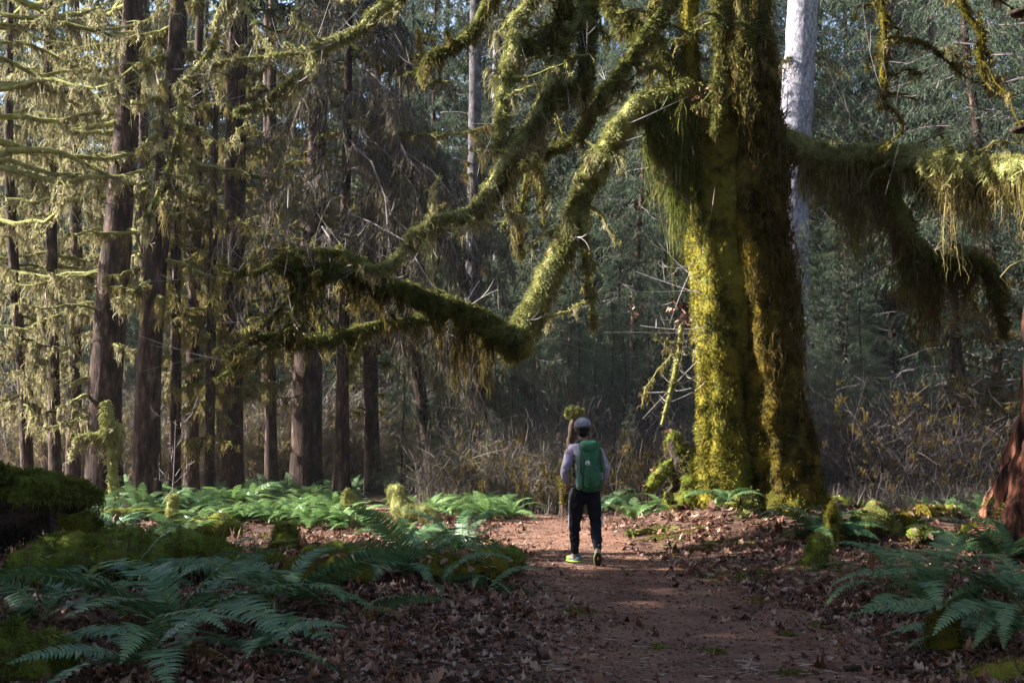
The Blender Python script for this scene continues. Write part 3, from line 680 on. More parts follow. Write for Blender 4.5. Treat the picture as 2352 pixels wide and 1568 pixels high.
    # right limb and its drooping branch
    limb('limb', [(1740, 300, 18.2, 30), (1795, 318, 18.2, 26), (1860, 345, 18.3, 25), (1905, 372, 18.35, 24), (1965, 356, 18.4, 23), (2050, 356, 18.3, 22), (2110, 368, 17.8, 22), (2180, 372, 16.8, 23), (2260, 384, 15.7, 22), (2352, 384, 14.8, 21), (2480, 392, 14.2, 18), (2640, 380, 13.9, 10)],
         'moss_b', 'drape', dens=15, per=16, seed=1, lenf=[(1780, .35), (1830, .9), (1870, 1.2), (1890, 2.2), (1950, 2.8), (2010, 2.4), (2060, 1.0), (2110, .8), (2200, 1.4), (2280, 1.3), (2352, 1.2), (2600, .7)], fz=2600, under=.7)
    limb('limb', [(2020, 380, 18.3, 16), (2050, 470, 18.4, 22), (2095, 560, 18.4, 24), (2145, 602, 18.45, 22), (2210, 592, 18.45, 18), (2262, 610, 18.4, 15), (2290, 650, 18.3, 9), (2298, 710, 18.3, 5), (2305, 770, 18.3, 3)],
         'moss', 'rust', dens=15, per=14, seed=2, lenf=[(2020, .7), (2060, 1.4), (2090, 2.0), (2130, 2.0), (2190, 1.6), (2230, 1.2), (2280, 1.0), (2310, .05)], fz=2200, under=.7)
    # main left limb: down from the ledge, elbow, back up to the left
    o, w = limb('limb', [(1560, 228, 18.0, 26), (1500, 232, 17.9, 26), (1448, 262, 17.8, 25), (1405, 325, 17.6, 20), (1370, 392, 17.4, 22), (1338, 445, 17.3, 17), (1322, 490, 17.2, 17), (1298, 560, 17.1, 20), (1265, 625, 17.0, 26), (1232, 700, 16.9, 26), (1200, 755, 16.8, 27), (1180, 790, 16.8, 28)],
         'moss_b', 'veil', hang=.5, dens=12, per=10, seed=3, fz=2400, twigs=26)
    elbow_leaves(w, .45, o, 14, 5); elbow_leaves(w, .72, o, 18, 6); elbow_leaves(w, .97, o, 16, 7)
    o, w = limb('limb', [(1200, 800, 16.8, 24), (1172, 785, 16.8, 27), (1130, 755, 16.7, 25), (1080, 722, 16.6, 22), (1030, 703, 16.5, 20), (970, 686, 16.4, 19), (900, 655, 16.2, 17), (840, 632, 16.1, 15), (780, 622, 16.0, 12), (730, 618, 15.9, 10), (680, 600, 15.8, 7), (640, 610, 15.8, 4)],
         'moss', 'rust', dens=8, per=11, seed=4, lenf=[(640, .8), (700, 1.5), (760, .8), (860, .6), (950, .9), (985, 1.5), (1040, 1.7), (1090, 1.4), (1150, .9), (1200, .3)], fz=2600, twigs=14)
    limb('limb', [(1010, 722, 16.5, 9), (960, 736, 16.4, 9), (900, 742, 16.3, 10), (840, 752, 16.2, 11), (780, 772, 16.1, 12), (720, 782, 16.0, 12), (670, 782, 15.9, 10), (620, 772, 15.8, 9), (570, 785, 15.8, 7), (520, 820, 15.8, 4)],
         'moss', 'drape', hang=.45, dens=12, per=10, seed=5, fz=2200, twigs=22)
    limb('limb', [(868, 640, 16.2, 7), (835, 600, 16.1, 8), (770, 580, 16.0, 8), (720, 578, 15.9, 7), (660, 582, 15.8, 6), (600, 622, 15.7, 7), (545, 628, 15.6, 6), (500, 610, 15.6, 3)],
         'moss', 'drape', hang=.35, dens=9, per=8, seed=6, fz=1800, twigs=30)
    limb('limb', [(760, 622, 16.0, 6), (700, 650, 15.9, 7), (650, 700, 15.8, 6), (600, 745, 15.7, 5), (540, 765, 15.7, 4)], 'moss', 'drape', hang=.4, dens=10, per=8, seed=7, fz=1600, twigs=16)
    limb('limb', [(660, 600, 15.8, 5), (690, 660, 15.7, 6), (640, 780, 15.7, 5), (560, 830, 15.7, 4), (500, 870, 15.7, 3)], 'moss', 'drape', hang=.45, dens=10, per=8, seed=8, fz=1600, twigs=14)
    # middle limb falling to the left
    limb('limb', [(1345, -120, 18.3, 20), (1345, 0, 18.1, 20), (1290, 110, 17.9, 17), (1262, 200, 17.7, 16), (1215, 290, 17.5, 14), (1165, 360, 17.3, 13), (1120, 430, 17.1, 12), (1080, 485, 17.0, 13), (1010, 500, 16.9, 10), (955, 535, 16.8, 10), (915, 590, 16.7, 9), (870, 618, 16.6, 8), (830, 605, 16.5, 7), (795, 582, 16.5, 4)],
         'moss_b', 'veil', hang=.42, dens=14, per=9, seed=9, fz=2200, twigs=40)
    limb('limb', [(1350, -100, 18.0, 24), (1352, 40, 17.8, 22), (1346, 130, 17.7, 19), (1342, 190, 17.6, 16), (1290, 208, 17.5, 13), (1245, 255, 17.4, 12), (1200, 320, 17.3, 9), (1165, 400, 17.2, 8), (1120, 470, 17.1, 7)],
         'moss', 'drape', hang=.6, dens=14, per=10, seed=10, fz=2200, twigs=16)
    limb('limb', [(1290, -80, 17.7, 20), (1295, 40, 17.6, 22), (1275, 150, 17.6, 18), (1255, 230, 17.5, 10)], 'darkmoss', 'drape', hang=.9, dens=12, per=10, seed=11, fz=1800)
    limb('limb', [(1600, -90, 18.0, 17), (1540, 0, 17.8, 17), (1480, 85, 17.6, 16), (1425, 165, 17.4, 16), (1370, 240, 17.2, 15), (1315, 320, 17.0, 9), (1240, 355, 16.9, 4), (1180, 400, 16.8, 3)],
         'moss', 'drape', hang=.35, dens=11, per=9, seed=12, fz=2200, twigs=10)
    limb('limb', [(1350, -120, 18.4, 24), (1400, 0, 18.3, 23), (1450, 60, 18.2, 23), (1505, 105, 18.15, 22), (1545, 160, 18.1, 20), (1565, 210, 18.1, 20)], 'moss', 'drape', hang=.4, dens=11, per=9, seed=13, fz=2200)
    # far left branch seen against the dark spruces
    limb('limb', [(1250, -90, 17.5, 14), (1215, 5, 17.4, 16), (1180, 55, 17.3, 17), (1180, 110, 17.2, 17), (1162, 170, 17.1, 15), (1155, 240, 17.0, 14), (1150, 290, 17.0, 9), (1140, 350, 17.0, 6)], 'moss_b', 'veil', hang=.45, dens=13, per=9, seed=14, fz=2200)
    limb('limb', [(1300, 30, 17.6, 15), (1250, 85, 17.5, 16), (1205, 108, 17.3, 15), (1175, 120, 17.2, 12)], 'moss', 'drape', hang=.3, dens=14, per=9, seed=15, fz=2000)
    limb('limb', [(1040, -110, 16.4, 13), (960, -40, 16.3, 12), (905, 0, 16.2, 12), (862, 28, 16.1, 12), (830, 62, 16.0, 9), (795, 82, 15.9, 9), (758, 98, 15.8, 12), (720, 120, 15.7, 10), (690, 160, 15.6, 6), (645, 205, 15.6, 5), (600, 238, 15.6, 4), (540, 256, 15.6, 3)],
         'moss_b', 'veil', hang=.34, dens=15, per=9, seed=16, fz=2000, twigs=18, lenf=[(540, .12), (620, .25), (650, .6), (700, .8), (730, .5), (780, .15), (900, .35), (1100, .5)])
    limb('limb', [(720, 118, 15.7, 6), (650, 125, 15.6, 4), (600, 132, 15.6, 4), (520, 140, 15.6, 3), (440, 165, 15.6, 2)], 'moss_b', 'veil', hang=.2, dens=10, per=6, seed=17, fz=1400, twigs=22)
    limb('limb', [(1170, -80, 16.9, 15), (1125, 0, 16.8, 14), (1085, 70, 16.7, 11), (1035, 112, 16.6, 9), (990, 128, 16.6, 6), (965, 170, 16.6, 3)], 'moss', 'drape', hang=.4, dens=14, per=10, seed=18, fz=1800, twigs=8)
    limb('limb', [(560, -80, 15.2, 7), (500, 40, 15.2, 7), (488, 110, 15.2, 6), (450, 160, 15.2, 5), (415, 235, 15.2, 7), (412, 300, 15.2, 7), (400, 350, 15.2, 6), (370, 430, 15.2, 5), (330, 520, 15.2, 3)], 'moss_b', 'veil', hang=.35, dens=10, per=9, seed=19, fz=1600, twigs=26)
    # hanging wands
    limb('limb', [(1335, 450, 17.2, 7), (1342, 540, 17.1, 9), (1348, 620, 17.1, 7), (1358, 690, 17.1, 6), (1366, 745, 17.1, 3)], 'moss_b', 'drape', hang=.3, dens=12, per=8, seed=20, fz=1600)
    limb('limb', [(1215, 340, 17.2, 6), (1205, 440, 17.2, 6), (1190, 520, 17.2, 5), (1200, 590, 17.2, 3)], 'moss', 'drape', hang=.35, dens=12, per=8, seed=21, fz=1500)
    limb('limb', [(1240, 360, 17.1, 6), (1245, 450, 17.1, 6), (1250, 520, 17.1, 5)], 'moss', 'rust', hang=.3, dens=12, per=8, seed=22, fz=1500)
    limb('limb', [(1566, 745, 17.6, 7), (1556, 830, 17.6, 6), (1540, 900, 17.6, 5), (1520, 975, 17.6, 3)], 'moss_b', 'drape', hang=.1, dens=5, per=5, seed=23, fz=1200, twigs=8)
    # moss ropes in front of the right stem
    for k, (u, v0, v1, r, Y) in enumerate([(1648, -60, 300, 13, 17.4), (1700, -60, 170, 14, 17.3), (1712, 60, 250, 11, 17.3), (1505, -50, 40, 12, 17.8), (1750, -60, 90, 13, 17.4)]):
        limb('limb', [(u, v0, Y, r), (u + 4, v0 * .5 + v1 * .5, Y, r * .9), (u - 3, v1, Y, r * .45)], 'moss', 'drape', hang=.45, dens=16, per=12, seed=24 + k, fz=1800)
    # upper right hanging branches
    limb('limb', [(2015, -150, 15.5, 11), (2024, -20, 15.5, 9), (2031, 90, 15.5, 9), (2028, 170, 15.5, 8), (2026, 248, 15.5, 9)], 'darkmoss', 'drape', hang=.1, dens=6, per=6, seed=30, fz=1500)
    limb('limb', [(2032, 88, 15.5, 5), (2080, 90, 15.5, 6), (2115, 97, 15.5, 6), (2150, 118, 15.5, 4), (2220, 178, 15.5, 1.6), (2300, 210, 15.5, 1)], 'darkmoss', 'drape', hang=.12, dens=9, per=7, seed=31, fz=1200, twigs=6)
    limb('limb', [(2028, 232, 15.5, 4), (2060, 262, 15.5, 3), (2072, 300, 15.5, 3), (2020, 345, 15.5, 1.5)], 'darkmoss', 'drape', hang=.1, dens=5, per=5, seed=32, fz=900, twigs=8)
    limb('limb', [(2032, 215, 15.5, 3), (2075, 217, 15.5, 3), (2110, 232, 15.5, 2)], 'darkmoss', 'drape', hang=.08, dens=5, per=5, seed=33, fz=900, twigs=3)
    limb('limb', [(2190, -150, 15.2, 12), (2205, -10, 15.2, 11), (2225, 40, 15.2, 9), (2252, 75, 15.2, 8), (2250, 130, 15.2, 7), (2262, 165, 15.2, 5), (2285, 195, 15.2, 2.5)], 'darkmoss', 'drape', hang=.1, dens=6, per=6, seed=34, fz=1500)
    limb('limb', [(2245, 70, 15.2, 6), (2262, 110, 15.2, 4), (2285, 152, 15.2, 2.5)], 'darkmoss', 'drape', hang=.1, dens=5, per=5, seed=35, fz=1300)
    # crown of small limbs above the picture that the hanging ones leave from
    for k, pts in enumerate([[(1695, -500, 18.3, 26), (1500, -680, 17.4, 24), (1350, -540, 16.5, 24), (1350, -110, 16.4, 24)], [(1350, -540, 16.5, 20), (1270, -480, 16.2, 18), (1235, -300, 16.0, 17), (1262, -85, 16.0, 18)],
        [(1270, -480, 16.2, 18), (1120, -420, 16.5, 16), (1060, -300, 16.4, 14), (1035, -105, 16.4, 13)], [(1120, -420, 16.5, 14), (800, -360, 15.8, 11), (600, -260, 15.3, 9), (560, -85, 15.2, 8)], [(1120, -420, 16.5, 14), (1200, -300, 16.8, 14), (1168, -78, 16.9, 15)],
        [(1695, -600, 18.4, 26), (1850, -640, 17.2, 20), (2010, -480, 15.7, 14), (2015, -150, 15.5, 12)], [(2010, -480, 15.7, 12), (2130, -420, 15.3, 12), (2190, -150, 15.2, 12)], [(1500, -680, 17.4, 18), (1570, -400, 17.2, 17), (1602, -88, 17.0, 17)]]):
        limb('limb', pts, 'moss', 'drape', hang=.2, dens=.6, per=5, seed=40 + k, fz=200)
    # roots
    for k, pts in enumerate([
        [(1700, 1150, 18.0, 40), (1690, 1215, 17.4, 24), (1610, 1232, 17.0, 16), (1520, 1222, 17.0, 11), (1440, 1228, 17.0, 6)],
        [(1790, 1170, 17.8, 50), (1765, 1225, 17.1, 26), (1720, 1258, 16.0, 14), (1650, 1268, 15.6, 12), (1580, 1274, 15.4, 9), (1540, 1280, 15.3, 4)],
        [(1860, 1150, 18.0, 44), (1905, 1190, 17.6, 24), (1960, 1215, 17.2, 14), (2020, 1225, 16.9, 6)],
        [(1720, 1140, 17.8, 24), (1712, 1190, 17.3, 20), (1700, 1240, 16.9, 10)],
        [(1820, 1180, 17.4, 34), (1830, 1225, 16.8, 18), (1850, 1262, 16.0, 8)]]):
        w = catmull(W4(pts), 26); hz = height(w[:, 0], w[:, 1])
        w[8:, 2] = np.minimum(w[8:, 2], hz[8:] + w[8:, 3] * .5); g = Geo()
        V, N = add_tube(g, w[:, :3], w[:, 3], 14, .05, fr=4, seed=k)
        fuzz(g, V, N, 3000, rng, .06, .02, up=.1); g.build('root', M['moss' if k in (0, 3) else 'darkmoss'], t)
    # thicket of bare pale shoots on the left flank
    g = Geo(); n = 46; r_ = RNG(77)
    base = np.array([P(1610 + r_.normal() * 12, r_.uniform(480, 900), 17.9) for _ in range(n)]); a = r_.normal(math.pi, .7, n)
    L = r_.uniform(.4, 1.3, n); s6 = np.linspace(0, 1, 7); d = nrm(np.stack([np.cos(a), np.sin(a) - .4, r_.normal(size=n) * .8 + .1], 1))
    bd = r_.normal(size=(n, 3)) * .3 + np.array([0, 0, .15]); PP = base[:, None] + d[:, None] * (L[:, None] * s6)[..., None] + bd[:, None] * (L[:, None] * s6 ** 2)[..., None]
    ribbons(g, PP, .010 * (1.1 - .7 * s6)[None] * np.ones((n, 1)), r_)
    m = 150; ii = r_.integers(0, n, m); p2, tg = pick(PP, ii, r_.uniform(.2, .95, m)); blades(g, p2, nrm(tg + r_.normal(size=(m, 3)) * .8), r_.uniform(.1, .4, m), .009, r_, -.3)
    g.build('shoots', M['ptwig'], t, smooth=False)
    g = Geo(); c = np.array([P(u, v, 17.5) for (u, v) in [(1560, 715), (1565, 735), (1572, 728), (1462, 712), (1555, 700), (1580, 745), (1630, 208), (1600, 206)]])
    q = np.repeat(c, 9, 0) + r_.normal(size=(72, 3)) * .07; blades(g, q, nrm(r_.normal(size=(72, 3))), .075, .05, r_, .3); g.build('dead_leaves', M['leaf'], t, smooth=False)
maple()

# ------------------------------------------------------------------ red rotting trunk at the right edge
def red_trunk():
    rng = RNG(71); Y = 14.6; t = thing('red_trunk', (8.0, Y, H(8, Y)), 'massive rotting trunk with torn red-brown wood flaring at the right edge', 'tree')
    w = W4([(2478, 1245, Y, 210), (2480, 1150, Y, 176), (2482, 1050, Y, 146), (2486, 940, Y, 126), (2490, 800, Y, 116), (2490, 500, Y, 113), (2488, 200, Y, 112), (2486, 0, Y, 112), (2486, -500, Y, 95)])
    w[0, 2] = H(w[0, 0], Y) - .2; q = catmull(w, 320); n = len(q); z = q[:, 2] - q[0, 2]
    def lobes(tt, an): return 1 + .30 * np.exp(-z / .6)[:, None] * np.cos(6 * an[None] + 1) + .05 * np.cos(13 * an[None] + z[:, None] * .7) + .035 * np.cos(29 * an[None] - z[:, None])
    g = Geo(); V, N = add_tube(g, q[:, :3], q[:, 3], 220, .16, None, 0, fr=7.0, stretch=.12, lobes=lobes, seed=4)
    g.build('trunk', M['redbark'], t)
    g = Geo(); k = np.where((V[:, 2] < 1.0) & (N[:, 0] < -.3) & (fbm(V * 1.6, 2) > .0))[0]
    fuzz(g, V[k], N[k], 5000, rng, .045, .018, up=.1); g.build('moss', M['moss'], t, smooth=False)
    for (u, v) in [(2345, 30), (2348, 298)]:
        p = P(u, v, Y - .3); g = Geo(); an = np.linspace(0, 2 * math.pi, 16, endpoint=False)
        rings = []
        for (rr, dz) in [(.03, -.05), (.13, -.03), (.16, 0), (.12, .03), (.02, .045)]:
            rings.append(np.stack([p[0] + rr * np.cos(an), p[1] + rr * .8 * np.sin(an), np.full(16, p[2] + dz)], 1))
        V2 = np.concatenate(rings); i = np.arange(4)[:, None] * 16; j = np.arange(16)[None]; j2 = (j + 1) % 16
        g.add(V2, np.stack([i + j, i + j2, i + 16 + j2, i + 16 + j], -1).reshape(-1, 4), .3); g.build('bracket_fungus', M['snagwood'], t)
red_trunk()

# ------------------------------------------------------------------ mossy logs, stumps and mounds
def mossy(name, pts, label, cat, seed, moss='cushion', fz=4000, drop=.0, wood=False, L=.04, W=.010, hang=0, group=None, leaves=0, seg=22, amp=.55, stubs=0):
    "pts: world x, y, height above the ground, radius"
    rng = RNG(seed); w = np.array(pts, float); w[:, 2] += height(w[:, 0], w[:, 1]); w = catmull(w, 30)
    t = thing(name, (w[0, 0], w[0, 1], H(w[0, 0], w[0, 1])), label, cat, group)
    rd = w[:, 3] * np.clip(np.minimum(np.arange(len(w)) / 2.5 + .35, (len(w) - 1 - np.arange(len(w))) / 2.5 + .35), 0, 1)
    rad = rd * (1 + .18 * fbm(np.stack([np.arange(len(w)) * .35, np.full(len(w), seed), np.zeros(len(w))], 1), 2))
    g = Geo(); V, N = add_tube(g, w[:, :3], rad, seg, amp * rd.mean(), fr=3.5 / max(rd.mean() * 3, .3), seed=seed)
    k = np.where((N[:, 2] > -.25) | (not wood))[0]
    if wood:
        g.build('log', M['wood'], t); g = Geo()
        V3 = V + N * .03; ff = tube(w[:, :3], rad, seg)[1]; keep = (N[ff][:, :, 2].mean(1) + .35 * fbm(V[ff[:, 0]] * 4, 2) > -.05)
        g.add(V3 + N * (.04 * fbm(V * 5, 2))[:, None], ff[keep], .5)
        fuzz(g, V3[k], N[k], int(fz*2.2), rng, L*.75, W*.6, up=.2); o = g.build('moss', M[moss], t)
    else:
        fuzz(g, V[k], N[k], int(fz*2.2), rng, L*.75, W*.6, up=.2); o = g.build('moss', M[moss], t)
    if hang:
        g = Geo(); n = int(hang); i = k[rng.integers(0, len(k), n)]; i = i[np.abs(N[i, 2]) < .8]
        tassels(g, V[i], rng.uniform(.08, .3, len(i)), rng, 7, .04, .016); g.build('hanging_moss', M['rust'], t, smooth=False)
    if leaves:
        g = Geo(); i = k[rng.integers(0, len(k), leaves)]; i = i[N[i, 2] > .2]
        blades(g, V[i] + N[i] * .05, nrm(rng.normal(size=(len(i), 3)) * np.array([1, 1, .5])), .085, .06, rng, .3); g.build('dead_leaves', M['leaf'], t, smooth=False)
    return t, V, N

# raised log with a root plate at the left edge
t, V, N = mossy('mossy_log', [(-8.2, 12.2, .95, .24), (-7.0, 12.4, .92, .25), (-6.0, 12.7, .88, .26), (-5.3, 12.9, .86, .22), (-4.72, 13.0, .83, .12)],
    'thick moss-topped log raised on dark roots at the left edge', 'log', 81, fz=16000, wood=True, L=.08, W=.018, hang=160, leaves=14)
r_ = RNG(82)
for k, (x, y, dx, l) in enumerate([(-5.75, 12.7, .05, .8), (-5.7, 12.75, -.12, .75), (-5.2, 12.85, .28, .75), (-5.25, 12.9, .12, .7), (-6.1, 12.6, -.2, .85), (-7.0, 12.4, -.1, .9)]):
    g = Geo(); z0 = H(x, y) + .8; q = catmull([[x, y, z0 + .05], [x + dx * .3, y - .05, z0 - l * .4], [x + dx, y - .1, z0 - l - .05]], 10)
    add_tube(g, q, np.linspace(.10 - .01 * k, .02, len(q)), 8, .02, fr=6); g.build('root', M['wood'], t)
g = Geo(); V4, N4 = add_tube(g, catmull([[-6.6, 12.55, H(-6.6, 12.5) + .55], [-6.0, 12.7, H(-6, 12.7) + .55], [-5.3, 12.85, H(-5.3, 12.8) + .6]], 12), .2, 20, .2, fr=5); fuzz(g, V4, N4, 3000, r_, .12, .012, up=-.8)
g.build('root_plate', M['wood'], t)
mossy('mossy_log', [(-8.5, 13.6, 1.3, .30), (-7.4, 14.2, 1.15, .26), (-6.5, 14.8, .75, .2), (-5.6, 15.5, .35, .16)],
    'sloping mossy log with red-brown leaves on top, behind the raised log', 'log', 83, fz=9000, L=.07, W=.018, leaves=50)
mossy('mossy_log', [(-5.1, 11.6, .12, .2), (-4.6, 11.8, .2, .26), (-4.0, 12.0, .2, .27), (-3.3, 12.2, .15, .24), (-2.9, 12.3, .05, .16)],
    'low bright-mossed log lying on the ground below the raised log', 'log', 84, fz=14000, L=.05, W=.014, wood=True, leaves=22)
mossy('mossy_mound', [(-3.5, 7.05, -.06, .24), (-3.1, 7.15, .02, .29), (-2.74, 7.2, -.06, .17)],
    'round cushion of deep green moss in the bottom left corner', 'moss mound', 85, fz=26000, L=.065, W=.010, amp=.9, leaves=10)
mossy('mossy_stub', [(-7.2, 11.6, 0, .16), (-7.1, 11.6, .6, .13), (-7.15, 11.6, 1.3, .12)], 'upright mossy post of wood at the very left edge below the raised log', 'stump', 86, moss='darkmoss', fz=3500)
mossy('rotting_log', [(-.95, 11.6, .10, .17), (-.5, 11.75, .12, .18), (-.05, 11.9, .1, .17)], 'dark rotting log end with a leaf-covered top beside the path', 'log', 87, moss='darkmoss', fz=1500, wood=True, leaves=60)
mossy('mossy_log', [(-.35, 12.9, .08, .15), (-.1, 12.85, .13, .19), (.1, 12.8, .1, .15)], 'small green-mossed log end at the left border of the path', 'log', 88, fz=3500, L=.035, W=.013, wood=True)
mossy('rotting_log', [(-2.3, 10.9, .1, .16), (-1.75, 11.1, .12, .17), (-1.35, 11.2, .05, .12)], 'dark hollow log half hidden under the fern fronds', 'log', 89, moss='darkmoss', fz=800, wood=True, leaves=40)
# sunlit pair of stumps among the bright ferns
x0, y0, _ = GP(815, 1200)
mossy('mossy_stump', [(x0 - .12, y0, 0, .30), (x0 - .05, y0, .25, .24), (x0 - .12, y0, .48, .10), (x0 - .15, y0, .6, .04)], 'squat sunlit mossy stump with a pointed top among the bright ferns', 'stump', 90, moss='moss_b', fz=6000, L=.05)
x0, y0, _ = GP(945, 1200)
mossy('mossy_log', [(x0 - .45, y0 + .3, .62, .11), (x0 - .30, y0 + .2, .58, .15), (x0 - .2, y0, .3, .16), (x0 + .1, y0 - .1, .15, .19), (x0 + .55, y0 - .2, .02, .15)], 'pale sunlit mossy root arching down like a neck beside the squat stump', 'root', 91, moss='moss_b', fz=8000, L=.05)
x0, y0, _ = GP(395, 1215)
mossy('mossy_stub', [(x0, y0, 0, .12), (x0, y0, .35, .09), (x0 + .02, y0, .6, .06)], 'small yellow-mossed stub at the foot of the pale bare sapling', 'stump', 92, moss='moss_b', fz=2500)
x0, y0, _ = GP(490, 1240)
mossy('mossy_root', [(x0 - .9, y0 - .2, 0, .10), (x0 - .3, y0, .14, .15), (x0 + .1, y0, .22, .17), (x0 + .42, y0, .02, .12)], 'humped mossy roots left of the sunlit fern patch', 'root', 93, fz=5000)
x0, y0, _ = GP(330, 1195)
mossy('mossy_log', [(x0 - 1.0, y0 - .3, .0, .12), (x0 - .2, y0, .12, .15), (x0 + .7, y0 + .2, .05, .10)], 'thin mossy log in the shade behind the raised log', 'log', 94, fz=4000)
x0, y0, _ = GP(662, 1262)
mossy('mossy_stump', [(x0, y0, 0, .2), (x0 - .03, y0, .22, .15), (x0 - .02, y0, .36, .08)], 'small ragged mossy stump in the leaves in front of the sunlit ferns', 'stump', 95, fz=3500, hang=20)
x0, y0, _ = GP(780, 1290)
mossy('mossy_root', [(x0 - .5, y0 + .1, 0, .10), (x0, y0, .10, .14), (x0 + .45, y0, .0, .10)], 'low mossy root hump between the ragged stump and the centre ferns', 'root', 96, fz=3000)
x0, y0, _ = GP(620, 1298)
mossy('mossy_mound', [(x0 - .15, y0, 0, .10), (x0, y0, .05, .13), (x0 + .15, y0, 0, .1)], 'little green moss cushion on the leaves left of the low root hump', 'moss mound', 97, fz=2500, L=.03)
# snag with a cap of moss behind the hiker
x0, y0 = P(1312, 1100, 24)[0], 24.0
t, V, N = mossy('mossy_snag', [(x0 - .12, y0, -.1, .12), (x0 - .14, y0, .6, .10), (x0 - .06, y0, 1.3, .085), (x0 + .08, y0, 2.08, .075)], 'leaning broken snag with peeling bark and a flat cap of moss behind the hiker', 'snag', 98, moss='snagwood', fz=10)
g = Geo(); zc = H(x0, y0) + P(1320, 950, 24)[2] - H(x0, y0); V, N = add_tube(g, np.array([[x0 - .09, y0, zc + .05], [x0 + .0, y0, zc + .03], [x0 + .12, y0, zc + .03], [x0 + .22, y0, zc + .0]]), [.06, .10, .10, .06], 12, .03, fr=7)
fuzz(g, V, N, 4000, RNG(3), .03, .01, up=.2); g.build('moss_cap', M['moss'], t)
g = Geo(); V, N = add_tube(g, catmull([[x0 - .14, y0 - .03, .3], [x0 - .13, y0 - .05, .8], [x0 - .10, y0, 1.15]], 10), .10, 10, .06, fr=6); fuzz(g, V, N, 2500, RNG(4), .05, .012, up=-.2); g.build('moss', M['darkmoss'], t)
# crumbling stump left of the maple
x0, y0 = P(1545, 1200, 18.6)[0], 18.6
mossy('rotten_stump', [(x0 + .25, y0, -.1, .42), (x0 + .28, y0, .4, .30), (x0 + .2, y0, .75, .22), (x0 + .05, y0, 1.05, .12), (x0 + .1, y0, 1.25, .07)], 'crumbling stump strewn with leaves against the left foot of the maple', 'stump', 99, moss='cushion', fz=3000, leaves=160, hang=60, wood=True)
mossy('mossy_log', [(x0 - .45, y0 - .2, .45, .06), (x0 - .2, y0 - .1, .68, .09), (x0 + .15, y0, .80, .08)], 'short mossy broken log poking out left of the crumbling stump', 'log', 100, moss='cushion', fz=2500, leaves=20)
# mossy rubble right of the maple
rub = [((1925, 1165), .25, 'bright moss lump beside the right foot of the maple', 'cushion'), ((1985, 1160), .18, 'small moss lump behind the bright one right of the maple', 'cushion'), ((2010, 1205), .30, 'tall moss-crusted rotten block right of the maple', 'moss'),
       ((2058, 1155), .2, 'moss lump on top of the debris pile right of the maple', 'cushion'), ((2080, 1215), .22, 'squat moss lump at the foot of the debris pile', 'darkmoss'), ((2140, 1185), .26, 'leaf-strewn mossy lump in the middle of the debris', 'darkmoss'),
       ((2190, 1180), .22, 'rounded mossy lump near the red trunk', 'cushion'), ((2115, 1235), .14, 'small pointed moss lump in front of the debris pile', 'cushion'), ((2240, 1230), .16, 'low mossy lump touching the root of the red trunk', 'darkmoss')]
for k, ((u, v), r, lab, mm) in enumerate(rub):
    x, y, z = GP(u, v + 10); q = RNG(200 + k)
    mossy('mossy_lump', [(x - r * 1.2, y - .05, -.03, r * .5), (x - r * .4, y, r * .35, r * .75), (x + r * .3, y + q.normal() * .08, r * (.3 + .5 * q.random()), r * .6), (x + r * 1.2, y, -.02, r * .45)], lab, 'moss mound', 201 + k, moss=mm, fz=2600, L=.045, leaves=46 if k % 2 else 20, hang=16, wood=True, amp=.8)
x, y, z = GP(1885, 1300)
mossy('mossy_stub', [(x - .14, y, 0, .10), (x - .02, y, .16, .11), (x + .02, y, .36, .085)], 'bright green moss stub shaped like a boot on the leaves right of the path', 'stump', 221, moss='cushion', fz=3500, L=.035)
x, y, z = GP(1912, 1262)
mossy('mossy_stub', [(x, y, 0, .09), (x, y, .3, .08), (x + .01, y, .62, .04)], 'taller brownish moss stub just behind the boot-shaped one', 'stump', 222, moss='gold', fz=3000, L=.035)
x, y, z = GP(2170, 1500)
mossy('mossy_stub', [(x, y, -.05, .11), (x, y, .12, .10), (x + .02, y, .3, .06)], 'small leaf-littered moss stump under the big fern at lower right', 'stump', 223, moss='darkmoss', fz=2200, leaves=14, L=.03)
x, y, z = GP(2320, 1562)
mossy('mossy_mound', [(x - .35, y, -.03, .07), (x, y, .0, .11), (x + .5, y, .0, .12)], 'flat olive moss cushion at the bottom right corner', 'moss mound', 224, moss='gold', fz=7000, L=.02, W=.007)

# pale bare saplings
def sapling(base, Ht, label, seed, nb=14, mat='twig', name='bare_sapling', r=.015):
    rng = RNG(seed); x, y = base; t = thing(name, (x, y, H(x, y)), label, 'sapling')
    g = Geo(); q = catmull([[x, y, H(x, y) - .05], [x + .03, y, H(x, y) + Ht * .5], [x + rng.normal() * .1, y, H(x, y) + Ht]], 12)
    add_tube(g, q, np.linspace(r, r * .4, len(q)), 6, 0); g.build('trunk', M[mat], t)
    g = Geo(); s = rng.uniform(.35, 1, nb); pos = along(q, s); a = rng.uniform(0, 6.28, nb); L = rng.uniform(.3, .7, nb) * Ht * .45
    d = nrm(np.stack([np.cos(a), np.sin(a), rng.uniform(.1, .8, nb)], 1)); s5 = np.linspace(0, 1, 6)
    PP = pos[:, None] + d[:, None] * (L[:, None] * s5)[..., None] + rng.normal(size=(nb, 6, 3)) * .02; PP[:, :, 2] += (.2 * L[:, None] * s5 ** 2)
    ribbons(g, PP, .009 * (1.2 - .8 * s5)[None] * np.ones((nb, 1)), rng); m = nb * 5; ii = rng.integers(0, nb, m); p2, tg = pick(PP, ii, rng.uniform(.3, 1, m))
    blades(g, p2, nrm(tg + rng.normal(size=(m, 3)) * .7), rng.uniform(.1, .3, m) * Ht * .4, .010, rng, -.3); g.build('branches', M[mat], t, smooth=False)
x, y, _ = GP(392, 1200); sapling((x, y), 1.9, 'pale bare sapling with twisting twigs in front of the dark leaning spruce', 301)
